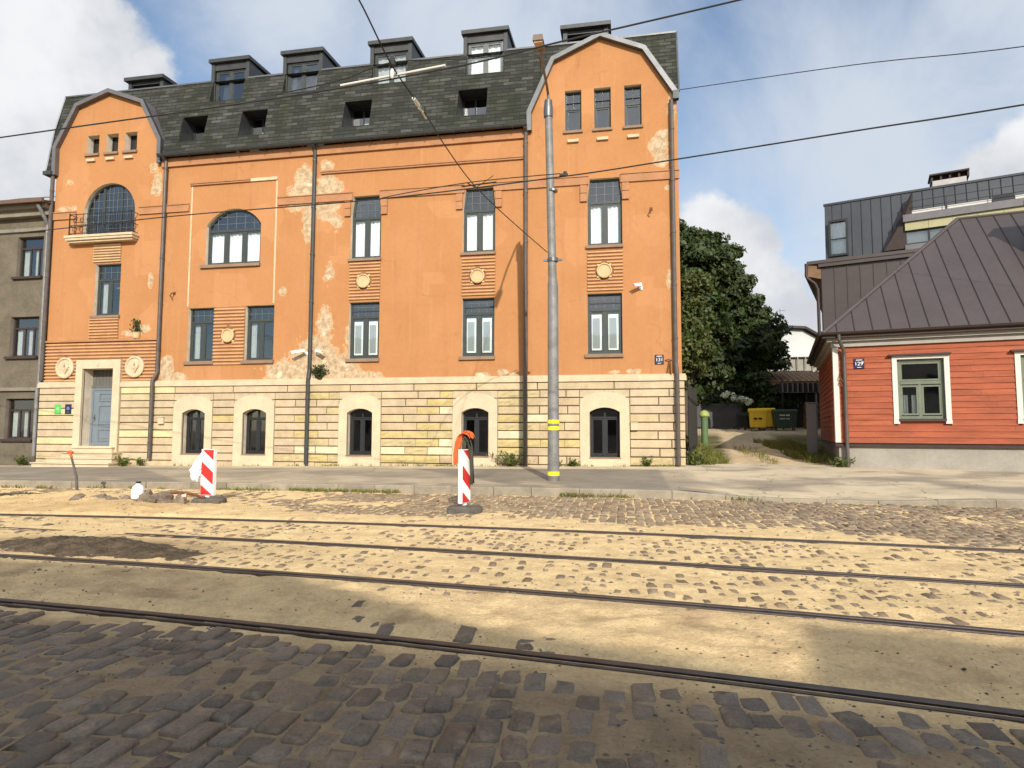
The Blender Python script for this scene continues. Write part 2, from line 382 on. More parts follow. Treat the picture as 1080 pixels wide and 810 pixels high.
def leaf_mat(name, col):
    t = NT(name); c = t.mix(1., t.attr(), (*col, 1), 'MULTIPLY')
    t.fin(c, .55, 0, .35)
    tr = t.n('ShaderNodeBsdfTranslucent'); t.l(t.mix(1., c, (1.1, 1.25, .55, 1), 'MULTIPLY'), tr.inputs[0])
    mx = t.n('ShaderNodeMixShader'); mx.inputs[0].default_value = .28; t.l(t.b.outputs[0], mx.inputs[1]); t.l(tr.outputs[0], mx.inputs[2]); t.l(mx.outputs[0], t.out.inputs[0]); return t.m

M = {}
M['plaster'] = plaster_mat()
M['reveal'] = pm('bare_reveal_plaster', (.62, .54, .42), .9, .2, 3, .3, 30)
M['trim'] = pm('shade_darkened_trim', (.36, .175, .085), .88, .15, 2, .25, 35)  # brown terracotta, darkened so the string courses carry their shadow in the colour
M['rib'] = pm('ribbed_stucco', (.52, .30, .145), .88, .16, 2, .25, 35)
M['ribback'] = pm('rib_groove', (.26, .115, .055), .9, .2, 3)
M['ribpale'] = pm('pale_ribbed_stucco', (.52, .38, .21), .88, .16, 2, .25, 35)
M['stone'] = pm('cream_plinth_stone', (.455, .365, .235), .88, .16, 2.2, .45, 26, tint=True, bd=.015)
M['joint'] = pm('plinth_joint', (.095, .066, .042), .95, .3, 5, .5, 30)
M['surround'] = pm('pale_stone_surround', (.535, .435, .295), .86, .12, 2, .4, 30)
M['cornice'] = pm('cream_cornice', (.53, .415, .275), .85, .14, 3, .3, 35)
M['slate'] = slate_mat()
M['zincdark'] = pm('dark_zinc', (.055, .058, .058), .5, .2, 3, .1, 30, .35, .4)
M['zincpale'] = pm('weathered_zinc', (.13, .135, .138), .45, .2, 2.5, .12, 30, .5, .4)
M['zincbrown'] = pm('brown_grey_fascia', (.13, .125, .13), .5, .16, 3, .1, 30, .2, .4)
M['pipe'] = pm('dark_painted_pipe', (.085, .07, .062), .5, .22, 4, .1, 30, .1, .4)
M['frame'] = pm('grey_green_window_paint', (.045, .052, .05), .5, .15, 6, .08, 60)
M['frame2'] = pm('black_window_paint', (.022, .024, .026), .45, .15, 6, .08, 60)
M['muntin'] = pm('lead_muntin', (.10, .115, .115), .5, .15, 6, .05, 60)
M['glass'] = glass_mat()
M['leaded'] = glass_mat('leaded_dark_glass', (.30, .33, .36))
M['curtain'] = pm('white_curtain', (.80, .82, .78), .9, .05, 4, .2, 60)
M['curtain2'] = pm('dim_net_curtain', (.40, .41, .39), .9, .12, 3, .2, 60)
M['screen'] = pm('grey_screen', (.33, .34, .34), .9, .05, 8, .1, 200)
M['room'] = pm('room_plaster', (.16, .15, .14), .9, .2, 1, 0)
M['sill'] = pm('stone_sill', (.23, .155, .105), .8, .15, 3, .3, 30)
M['iron'] = pm('wrought_iron', (.035, .036, .038), .5, .2, 8, .1, 60, .4, .4)
M['door'] = pm('weathered_blue_door', (.155, .185, .215), .6, .16, 4, .3, 25, stretch=(6, 6, .7))
M['doorboard'] = pm('transom_boards', (.12, .118, .105), .8, .3, 4, .3, 25, stretch=(8, 8, .6))
M['sand'] = sand_mat(); M['sett'] = sett_mat(); M['asphalt'] = asphalt_mat()
M['kerb'] = pm('granite_kerb', (.25, .215, .165), .9, .22, 3, .5, 30, tint=True)
M['rail'] = pm('worn_rail_steel', (.085, .068, .06), .45, .3, 6, .2, 40, .55, .4)
M['railgroove'] = pm('rail_groove_dark', (.02, .017, .015), .9, .3, 6)  # near-black colour on the inner faces of the groove
M['white'] = pm('white_paint', (.78, .78, .76), .6, .06, 5, .1, 40)
M['red'] = pm('red_reflective', (.52, .035, .03), .45, .12, 5, .05, 40)
M['rubber'] = pm('recycled_rubber', (.10, .09, .075), .9, .3, 6, .5, 30)
M['yellow'] = pm('yellow_tape', (.85, .75, .03), .5, .08, 8, .05, 40)
M['galv'] = pm('galvanised_steel', (.20, .195, .188), .6, .28, 3.5, .2, 25, .25, .35)
M['wire'] = pm('wire_black', (.025, .025, .025), .6, .1, 5, 0)
M['insul'] = pm('insulator_grey', (.62, .60, .55), .6, .1, 5, 0)
M['greystucco'] = pm('grey_brown_stucco', (.128, .106, .076), .92, .24, 1.3, .6, 28, bd=.02)
M['greytrim'] = pm('grey_stucco_trim', (.20, .175, .135), .9, .2, 2, .4, 28)
M['rustroof'] = pm('rust_brown_sheet', (.12, .075, .055), .6, .2, 2, .1, 30)
M['board'] = pm('red_orange_boards', (.30, .078, .035), .75, .28, 1.1, .25, 30, tint=True, stretch=(.8, .8, 7))
M['boarddark'] = pm('dark_brown_board', (.045, .03, .026), .6, .15, 3, .1, 30)
M['found'] = pm('grey_foundation_render', (.30, .275, .235), .9, .13, 1.4, .4, 40)
M['housewhite'] = pm('house_white_trim', (.56, .54, .49), .65, .06, 4, .1, 40)
M['greenframe'] = pm('sage_green_window_paint', (.14, .16, .115), .6, .12, 5, .1, 50)
M['seam'] = pm('brown_standing_seam', (.083, .067, .063), .42, .1, .8, .04, 20, .35, .4)
M['seamgrey'] = pm('graphite_standing_seam', (.05, .054, .061), .42, .12, .8, .05, 20, .35, .4)
M['corncream'] = pm('grey_cornice_paint', (.30, .28, .25), .6, .1, 3, .1, 40)
M['olive'] = pm('olive_panel', (.36, .34, .19), .6, .1, 2, .05, 40)
M['brick'] = pm('pale_chimney', (.42, .40, .38), .85, .12, 3, .2, 40)
M['bark'] = pm('bark', (.09, .07, .05), .95, .3, 4, .8, 18, bd=.03)
M['leafdark'] = leaf_mat('dark_leaf', (.042, .064, .020))
M['leaflight'] = leaf_mat('light_leaf', (.075, .095, .028))
M['weed'] = leaf_mat('weed_leaf', (.11, .14, .035))
M['grass'] = leaf_mat('grass_blade', (.15, .17, .045))
M['petal'] = pm('white_petals', (.72, .76, .66), .8, .08, 6, 0, tint=True)
M['darkwood'] = pm('black_stained_boards', (.028, .025, .022), .8, .3, 3, .3, 20, stretch=(6, 6, .6))
M['slat'] = pm('grey_slats', (.075, .078, .082), .6, .15, 2, .1, 20)
M['binyellow'] = pm('yellow_bin_plastic', (.85, .56, .04), .45, .1, 3, .05, 20)
M['bingreen'] = pm('green_bin_plastic', (.045, .075, .05), .45, .12, 3, .05, 20)
M['binblack'] = pm('black_bin_plastic', (.02, .022, .022), .45, .12, 3, .05, 20)
M['tile'] = pm('rusty_clay_tile', (.20, .115, .06), .85, .4, 5, .6, 14, bd=.04)
M['greenpost'] = pm('green_post_paint', (.10, .16, .07), .6, .15, 4, .1, 30)
M['limecap'] = pm('lime_cap', (.30, .37, .10), .5, .1, 4, .1, 30)
M['greypanel'] = pm('grey_cabinet', (.17, .155, .15), .6, .1, 3, .05, 30)
M['earth'] = pm('dark_earth', (.095, .068, .041), .95, .55, 5, 1., 13, bd=.07)
M['orange_cloth'] = pm('orange_cloth', (.62, .12, .035), .85, .15, 6, .3, 40)
M['darkcloth'] = pm('dark_green_cloth', (.06, .06, .045), .9, .2, 6, .3, 40)
M['bag'] = pm('white_plastic_bag', (.82, .83, .84), .35, .05, 6, .4, 18, spec=.5)
M['navy'] = pm('navy_enamel', (.018, .02, .06), .35, .1, 6, 0)
M['signgreen'] = pm('green_enamel', (.10, .42, .09), .4, .06, 6, 0)
M['signlite'] = pm('pale_green_mark', (.30, .75, .28), .4, .05, 6, 0)
M['signblue'] = pm('pale_blue_mark', (.13, .15, .27), .4, .05, 6, 0)
M['rust'] = pm('rust', (.16, .06, .025), .85, .3, 8, .3, 40)
M['lampbody'] = pm('lamp_housing', (.16, .12, .09), .5, .2, 5, .1, 30)
M['lens'] = pm('amber_lamp_glass', (.45, .30, .16), .3, .2, 6, .1, 30)
M['plasterhouse'] = pm('beige_plaster', (.42, .38, .31), .9, .12, 1, .2, 30)
M['whitewall'] = pm('white_house_wall', (.50, .51, .50), .85, .05, 1, .1, 30)

# ------------------------------------------------------------------ numpy value noise
_rng = np.random.RandomState(3); _T = _rng.rand(512, 512)
def vn(x, y, s=0):
    x = np.asarray(x, float)+s*17.3; y = np.asarray(y, float)+s*31.7
    xi = np.floor(x).astype(int); yi = np.floor(y).astype(int); fx = x-xi; fy = y-yi
    fx = fx*fx*(3-2*fx); fy = fy*fy*(3-2*fy)
    g = lambda a, b: _T[a % 512, b % 512]
    return (g(xi, yi)*(1-fx)+g(xi+1, yi)*fx)*(1-fy)+(g(xi, yi+1)*(1-fx)+g(xi+1, yi+1)*fx)*fy
def fbm(x, y, s=0, o=4, k=.55):
    t = 0; a = 1; n = 0
    for i in range(o): t = t+a*vn(x*2**i, y*2**i, s+i*5); n += a; a *= k
    return t/n
def sstep(x, a, b):
    t = np.clip((np.asarray(x, float)-a)/(b-a), 0, 1); return t*t*(3-2*t)
def grid_mesh(name, xs, ys, zf, mat, colf=None, smooth=True):
    X, Y = np.meshgrid(xs, ys); Z = zf(X, Y); n, m = X.shape
    me = bpy.data.meshes.new(name)
    v = np.stack([X, Y, Z], -1).reshape(-1, 3)
    i = np.arange(n*m).reshape(n, m)
    f = np.stack([i[:-1, :-1], i[:-1, 1:], i[1:, 1:], i[1:, :-1]], -1).reshape(-1, 4)
    me.vertices.add(len(v)); me.vertices.foreach_set('co', v.ravel())
    me.loops.add(f.size); me.loops.foreach_set('vertex_index', f.ravel().astype(np.int32))
    me.polygons.add(len(f)); me.polygons.foreach_set('loop_start', np.arange(0, f.size, 4, dtype=np.int32)); me.polygons.foreach_set('loop_total', np.full(len(f), 4, dtype=np.int32))
    me.materials.append(mat); me.update(calc_edges=True)
    if colf is not None:
        at = me.color_attributes.new('tint', 'FLOAT_COLOR', 'POINT'); c = colf(X, Y, Z).reshape(-1, 3)
        at.data.foreach_set('color', np.concatenate([c, np.ones((len(c), 1))], 1).ravel())
    if smooth: me.polygons.foreach_set('use_smooth', np.ones(len(f), dtype=bool))
    o = bpy.data.objects.new(name, me); COL.objects.link(o); return o

# ================================================================== GROUND
def poly_curve(pts, deg):
    x = np.array([p[0] for p in pts]); y = np.array([p[1] for p in pts]); c = np.polyfit(x, y, deg); a, b = x.min(), x.max(); d = np.polyder(c)
    def f(q):
        q = np.asarray(q, float); qc = np.clip(q, a, b); return np.polyval(c, qc)+(q-qc)*np.polyval(d, qc)
    return f
RAILS = [poly_curve([(-11.52, -12.03), (-4.84, -11.80), (.84, -12.07), (5.2, -12.47)], 2), poly_curve([(-7.39, -13.51), (-3.89, -13.75), (.66, -14.15), (4.02, -14.59)], 2),
         poly_curve([(-7.79, -15.23), (-3.04, -15.54), (.5, -15.94), (3.06, -16.32)], 2), poly_curve([(-5.73, -17.), (-2.2, -17.31), (.35, -17.63), (2.17, -17.92)], 2)]
kerb_y = poly_curve([(-16.94, -7.3), (-11.88, -7.11), (-7.11, -6.9), (-2.79, -6.55), (.44, -6.53), (6.26, -6.95), (8.05, -7.2)], 2)
def kerb_z(x): return .19-.13*(sstep(x, 1.2, 3.)-sstep(x, 5.6, 7.6)*.75)
def base_z(x): return .12+.0105*(np.minimum(x, 2.5)+23.8)
def walk_z(X, Y):
    ky = kerb_y(X)+.16; t = np.clip((Y-ky)/(0-ky), 0, 1.15)
    return kerb_z(X)*(1-t)+base_z(X)*t+.012*(fbm(X*.8, Y*.8, 4)-.5)
# far terrain, one sheet to the horizon, with a dip where the street is
def terr(X, Y):
    z = np.where(Y < 1, -.25, -.25+np.clip(Y-1, 0, 30)*.066)
    return z
xs = np.concatenate([np.linspace(-900, -60, 12), np.linspace(-50, 50, 41), np.linspace(60, 900, 12)])
ys = np.concatenate([np.linspace(-900, -60, 12), np.linspace(-50, 60, 56), np.linspace(70, 900, 12)])
tag(grid_mesh('ground', xs, ys, terr, pm('ground_earth', (.20, .17, .11), .95, .3, .6, .4, 8)), kind='structure')
def rail_dist(X, Y):
    d = np.full(np.shape(X), 9.)
    for r in RAILS: d = np.minimum(d, np.abs(Y-r(X)))
    return d
def zone(X, Y):
    r0, r1, r2, r3 = [r(X) for r in RAILS]
    e = np.full(np.shape(X), -.006)
    nr = -.0145+.006*sstep(X, -1.3, -.2)*sstep(Y, -19.4, -18.6)+.010*sstep(Y, r3-.5, r3-.1)+.026*np.exp(-((X+2.7)/1.3)**2-((Y+18.15)/.42)**2)+.012*np.exp(-((X-.3)/.6)**2-((Y+18.5)/.4)**2)-.004
    e = np.where(Y < r3, nr, e)
    e = np.where((Y >= r3) & (Y < r2), .036-.03*sstep(Y, r2-.3, r2-.1)-.040*np.exp(-((X+1.5)/1.4)**2)*sstep(-Y, -r3-.6, -r3-.05), e)
    e = np.where((Y >= r2) & (Y < r1), -.006+.006*sstep(-X, 2, 8), e)
    e = np.where((Y >= r1) & (Y < r0), -.003+.012*sstep(-X, 4, 9), e)
    e = np.where(Y >= r0, .012-.030*sstep(Y, r0+.6, r0+1.4)+.028*sstep(-X, 3.5, 9), e)
    return e
def sand_h(X, Y):
    nk = np.where(Y < RAILS[3](X), .62, 1.)
    h = zone(X, Y)+nk*(.050*(fbm(X*.55, Y*.75, 1)-.5)+.040*(fbm(X*2.1, Y*2.6, 2)-.5))+.030*(fbm(X*6.5, Y*6.5, 3, 4, .65)-.5)*nk
    tr = sstep(Y, RAILS[3](X)+.05, RAILS[3](X)+.3)*(1-sstep(Y, RAILS[2](X)-.35, RAILS[2](X)-.1))
    h = h+tr*(.075*(fbm(X*3.2, Y*7, 12, 5, .7)-.5)+.045*(fbm(X*8, Y*12, 13, 3, .7)-.5))
    # heaps of dug-out sand and earth at the left
    h = h+.16*np.exp(-((X+12.2)/2.0)**2-((Y+9.7)/.7)**2)*(.5+fbm(X*2, Y*2, 9))
    h = h+.10*np.exp(-((X+9.5)/2.4)**2-((Y+10.8)/.6)**2)*(.4+fbm(X*2, Y*2, 8))
    d = rail_dist(X, Y); lim = .0+.5*np.clip(d-.12, 0, 1)
    return np.minimum(h, np.where((X < -6.2) & (np.abs(Y-RAILS[1](X)) < .3), h, lim-.004))
def sand_c(X, Y, Z):
    n = fbm(X*.45, Y*.8, 21); n2 = fbm(X*1.9, Y*2.8, 22)
    sand = np.array([.80, .60, .325]); soil = np.array([.64, .455, .26]); dark = np.array([.24, .165, .095]); ochre = np.array([.61, .42, .205])
    r2, r3 = RAILS[2](X), RAILS[3](X)
    track = sstep(Y, r3-.1, r3+.4)*(1-sstep(Y, r2-.25, r2))
    near = 1-sstep(Y, r3-.4, r3+.1)
    k = np.clip(.75*sstep(n*.6+n2*.4, .50, .64)*(.30+.5*track)+.30*track+.62*near, 0, 1)[..., None]
    c = sand*(1-k)+soil*k
    k2 = (sstep(n2, .6, .75)*(.25*track+.3*near+.06))[..., None]
    c = c*(1-k2)+dark*k2
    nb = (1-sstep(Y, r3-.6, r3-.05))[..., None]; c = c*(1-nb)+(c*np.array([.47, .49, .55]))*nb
    k3 = (.75*np.clip(np.exp(-((X+11)/3.6)**2-((Y+10.8)/1.6)**2)*1.4*(fbm(X, Y, 30)+.25), 0, 1))[..., None]
    c = c*(1-k3)+ochre*k3
    kd = (np.clip(1.25*np.exp(-((X+7.1)/2.0)**2-((Y+14.35)/.55)**2)*(fbm(X*1.5, Y*1.5, 31)+.3), 0, 1))[..., None]
    return c*(1-kd)+dark*kd
xs = np.concatenate([np.linspace(-60, -22, 40), np.arange(-21.9, 10, .055), np.linspace(10.1, 50, 40)])
ys = np.concatenate([np.linspace(-33, -21.6, 14), np.arange(-21.5, -18, .045), np.arange(-18, -6.3, .055)])
def road_z(X, Y):
    z = sand_h(X, Y); ky = kerb_y(X)+.08
    return np.where(Y > ky, np.minimum(z, -.02)-.06, z)
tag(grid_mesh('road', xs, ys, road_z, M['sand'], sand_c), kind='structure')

# setts: every stone is domed, jittered and tilted; sand buries part of them
def setts():
    rows = []
    x = -24.
    P = []
    W_, L_ = .165, .245
    y = -21.2
    V = []; F = []; C = []
    rg = np.random.RandomState(11)
    ncol = int(36/W_)
    for ci in range(ncol):
        x0 = -24+ci*W_
        yy = -21.4+rg.rand()*L_
        while yy < -6.5:
            ln = L_*(.72+.6*rg.rand()); cx = x0+.012*rg.randn(); cy = yy+ln/2; yy += ln+.012
            near = cy < -17.4
            # only what the view (and a step aside) takes in
            if cx < -1.25*(cy+22)-2.5 or cx > .75*(cy+22)+2: continue
            if min(abs(cy-float(r(cx))) for r in RAILS) < .12+ln*.35: continue
            if cy > float(kerb_y(cx))-.1: continue
            P.append((cx, cy, ln))
    P = np.array(P); sx, sy = P[:, 0], P[:, 1]
    hw, hl = .055, P[:, 2]*.36
    sm = np.stack([sand_h(sx+a*hw, sy+b*hl) for a, b in ((0, 0), (-1, -1), (1, -1), (1, 1), (-1, 1))])
    lv = sm.mean(0); mx = sm.max(0)
    gx = (sm[2]+sm[3]-sm[1]-sm[4])/(4*hw); gy = (sm[3]+sm[4]-sm[1]-sm[2])/(4*hl)
    und = .02*(fbm(sx*.9, sy*.9, 40)-.5)
    nearm = sy < -17.4
    kz_ = sy > RAILS[0](sx)+.35
    top = np.where(nearm, .007, np.where(kz_, .004, .012))*rg.randn(len(P))+und*np.where(nearm, .8, 1.)
    keep = top > lv-.002
    part = rg.rand(len(P)) < np.where(nearm, .12, np.where(sy < RAILS[0](sx), .45, .15))
    top = np.where(part, top, np.maximum(top, lv+.006))
    for (cx, cy, ln), tz, k, g0, g1, pt, slv in zip(P, top, keep, gx, gy, part, lv):
        if not k: continue
        far = cy > -16.5
        near = cy < -17.3
        w = W_/2-.005-.007*rg.rand(); l = ln/2-.004-.007*rg.rand()
        b = .012+.012*rg.rand()
        ang = .07*rg.randn()+.04; ca, sa = math.cos(ang), math.sin(ang); tk = .008 if cy > float(RAILS[0](cx))+.35 else .02; tx, ty = tk*rg.randn()+g0*.8, tk*rg.randn()+g1*.8
        cr = .62+.28*rg.rand()
        base = [(-w, -l*cr), (-w*cr, -l), (w*cr, -l), (w, -l*cr), (w, l*cr), (w*cr, l), (-w*cr, l), (-w, l*cr)]
        if rg.rand() < .8: base = [(p+(rg.rand()-.5)*.022, q+(rg.rand()-.5)*.028) for p, q in base]
        bi = len(V)
        mid = -17.0 < cy < float(RAILS[0](cx))+.35
        if mid: tz = slv-.003+.022*rg.rand()**1.5; w *= .97
        for s, dz in (((1.02, -.10), (.95, -.05), (.70, -.014), (.36, .003)) if mid else ((1.02, -.10), (1., -.013), (1-b/.11, -.002), (.5, .003))):
            for p, q in base:
                p2, q2 = p*s, q*s
                V.append((cx+p2*ca-q2*sa, cy+p2*sa+q2*ca, tz+dz+p2*tx+q2*ty+(.004*rg.randn() if dz > -.02 else 0)))
        for k2 in range(3):
            for i in range(8):
                j = (i+1) % 8; F.append((bi+k2*8+i, bi+k2*8+j, bi+k2*8+8+j, bi+k2*8+8+i))
        F.append(tuple(bi+24+i for i in range(8)))
        g = .7+.6*rg.rand(); h = rg.rand()
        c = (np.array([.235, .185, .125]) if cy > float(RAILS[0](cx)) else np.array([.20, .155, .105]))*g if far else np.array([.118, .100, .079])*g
        c = c*np.array([1+.12*h, 1, 1-.1*h])
        C.append(c)
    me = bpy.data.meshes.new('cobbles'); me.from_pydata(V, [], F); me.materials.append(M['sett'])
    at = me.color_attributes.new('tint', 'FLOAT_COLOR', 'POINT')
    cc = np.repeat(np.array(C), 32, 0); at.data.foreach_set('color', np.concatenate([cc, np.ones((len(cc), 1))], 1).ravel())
    me.polygons.foreach_set('use_smooth', [True]*len(F))
    o = bpy.data.objects.new('cobbles', me); COL.objects.link(o); tag(o, kind='structure')
    print('setts', len(C))
setts()

# tram rails
def rail(fn, label):
    prof = [(-.075, -.12), (-.075, .012), (-.070, .016), (-.012, .016), (-.008, .010), (-.006, -.028), (.030, -.028), (.034, .006), (.040, .010), (.062, .010), (.066, .004), (.066, -.12)]
    mids = [0, 0, 0, 0, 1, 1, 1, 0, 0, 0, 0]
    xs = np.concatenate([np.linspace(-60, -20, 20), np.linspace(-19, 9, 90), np.linspace(10, 50, 20)])
    ys = fn(xs); mb = MB(); n = len(prof); V = []
    for i, (x, y) in enumerate(zip(xs, ys)):
        j = min(i+1, len(xs)-1); k = max(i-1, 0); t = math.atan2(ys[j]-ys[k], xs[j]-xs[k])
        for a, b in prof: V.append((x+a*math.sin(t), y-a*math.cos(t), b))
    for k in range(n-1):
        mb.add([], [], 0)
    b = 0; mb.v = V
    for i in range(len(xs)-1):
        for k in range(n-1):
            mb.f.append([i*n+k, i*n+k+1, (i+1)*n+k+1, (i+1)*n+k]); mb.m.append(mids[k]); mb.c.append(None)
    single(mb, 'tram_rail', [M['rail'], M['railgroove']], label, 'rail', (0, float(fn(0)), 0), 'steel tram rails in the dug-up street')
for f_, l_ in zip(RAILS, ['thin steel tram rail farthest from the viewer, closest to the kerb', 'second tram rail from the kerb, partly buried by the dark earth heap at its left', 'third tram rail from the kerb, bordering the bare brown strip of soil', 'broad grooved tram rail nearest the viewer, edging the shaded cobbles']): rail(f_, l_)

# kerb stones and pavement
def kerb():
    mb = MB(); x = -60.; rg = random.Random(5)
    while x < 50:
        ln = rg.uniform(.85, 1.25); x1 = x+ln-.012
        za, zb = float(kerb_z(x)), float(kerb_z(x1)); ya, yb = float(kerb_y(x)), float(kerb_y(x1)); j = rg.uniform(-.012, .012); g = rg.uniform(.8, 1.15)
        b = .022
        pr = [(0, -.2), (0, 1), (b, 1), (.17, 1), (.17, -.2)]
        V = []
        for (xx, yy, zz) in ((x, ya, za), (x1, yb, zb)):
            V += [(xx, yy+j, -.15), (xx, yy+j, zz-b), (xx, yy+j+b, zz+j*.4), (xx, yy+.17, zz+j*.4), (xx, yy+.17, -.15)]
        mb.add(V, [(0, 1, 6, 5), (1, 2, 7, 6), (2, 3, 8, 7), (3, 4, 9, 8), (0, 4, 3, 2, 1), (5, 6, 7, 8, 9)], 0, (g, g, g*.97))
        x += ln
    struct(mb, 'kerb', M['kerb'])
kerb()
def walk_c(X, Y, Z):
    asp = np.array([.27, .232, .178]); pale = np.array([.50, .42, .295]); dk = np.array([.205, .182, .145])
    n = fbm(X*.5, Y*.9, 51)
    # concrete strip along the house wall, worn asphalt, newer darker patch between kerb and wall right of the centre
    strip = sstep(Y, -1.25, -1.1)*(1-sstep(X, 2.4, 2.6))
    patch = sstep(X+.9*(Y+2.5), -6.2, -6.05)*(1-sstep(X, 1.0, 1.1))*(1-strip)
    left = (1-sstep(X+1.1*(Y+4), -15., -14.8))
    drive = sstep(X, 1.6, 2.4)
    k = np.clip(strip*.8+.45*(1-patch)*(1-left)*sstep(n, .35, .6)+drive*.85*sstep(n, .2, .6), 0, 1)[..., None]
    c = asp*(1-k)+pale*k
    k2 = (np.clip(patch*.7+left*.5, 0, 1)*(1-k[..., 0]))[..., None]
    c = c*(1-k2)+dk*k2
    for (x0, x1, y0, y1, m) in ((-13.6, -10.9, -5.4, -2.6, .82), (-20.4, -19.0, -5.8, -3.9, 1.14), (-8.1, -7.0, -6.2, -4.4, 1.12), (-4.6, -3.9, -4.4, -1.3, .84), (3.0, 4.6, -5.6, -4.2, .86), (7.6, 10.2, -4.9, -3.4, .88)):
        w = sstep(X, x0, x0+.12)*(1-sstep(X, x1-.12, x1))*sstep(Y+.25*fbm(X*1.2, Y, 57), y0, y0+.1)*(1-sstep(Y+.2*fbm(X*1.1, Y, 58), y1, y1+.1)); c = c*(1+(m-1)*w)[..., None]
    sp_ = sstep(fbm(X*1.1, Y*1.6, 59), .56, .70)*(1-sstep(Y-kerb_y(X), .5, 2.2))
    return c*(1-.45*sp_[..., None])+np.array([.55, .44, .28])*.45*sp_[..., None]
xs = np.concatenate([np.linspace(-60, -26, 18), np.arange(-25.5, 12, .12), np.linspace(12.5, 50, 18)])
def walk_grid():
    ts = np.linspace(0, 1, 60); X, T = np.meshgrid(xs, ts)
    return X, T
def build_walk():
    o = grid_mesh('pavement', xs, np.linspace(0, 1, 60), lambda X, T: X*0, M['asphalt'])
    me = o.data; n = len(me.vertices); co = np.zeros(n*3); me.vertices.foreach_get('co', co); co = co.reshape(-1, 3)
    X = co[:, 0]; T = co[:, 1]; y0 = kerb_y(X)+.165; y1 = np.where(X > 2.0, .9, .06)
    Y = y0+(y1-y0)*T; Z = walk_z(X, Y); Z = np.where(T < .02, np.minimum(Z, kerb_z(X)-.004), Z)
    co[:, 1] = Y; co[:, 2] = Z; me.vertices.foreach_set('co', co.ravel())
    c = walk_c(X, Y, Z); at = me.color_attributes.new('tint', 'FLOAT_COLOR', 'POINT'); at.data.foreach_set('color', np.concatenate([c, np.ones((n, 1))], 1).ravel()); me.update()
    tag(o, kind='structure')
build_walk()
# alley: a sandy track climbing between the two houses
def alley_z(X, Y): return .375+.059*np.clip(Y, 0, 26)+.05*(fbm(X*.9, Y*.5, 61)-.5)-.05*np.exp(-((X-4.2-.11*Y)/.3)**2)-.05*np.exp(-((X-5.9-.11*Y)/.3)**2)+.12*sstep(-X, -3.2, -2.2)*sstep(Y, 1, 4)
def alley_c(X, Y, Z):
    sand = np.array([.60, .47, .30]); gr = np.array([.14, .13, .06]); cx = X-4.9-.12*Y
    k = np.clip(sstep(np.abs(cx), 1.1, 1.7)*(1-sstep(Y, 14, 18)*.8)+.5*np.exp(-(cx/.25)**2)*sstep(fbm(X, Y, 62), .45, .6)*(Y < 9), 0, 1)
    k = np.clip(k*(.5+fbm(X*2, Y*2, 63)), 0, 1)[..., None]; return (sand*(1-k)+gr*k)*(.85+.3*fbm(X*1.3, Y*1.3, 64))[..., None]
tag(grid_mesh('alley_track', np.arange(1.9, 14.5, .12), np.arange(.55, 30, .12), alley_z, M['sand'], alley_c), kind='structure')

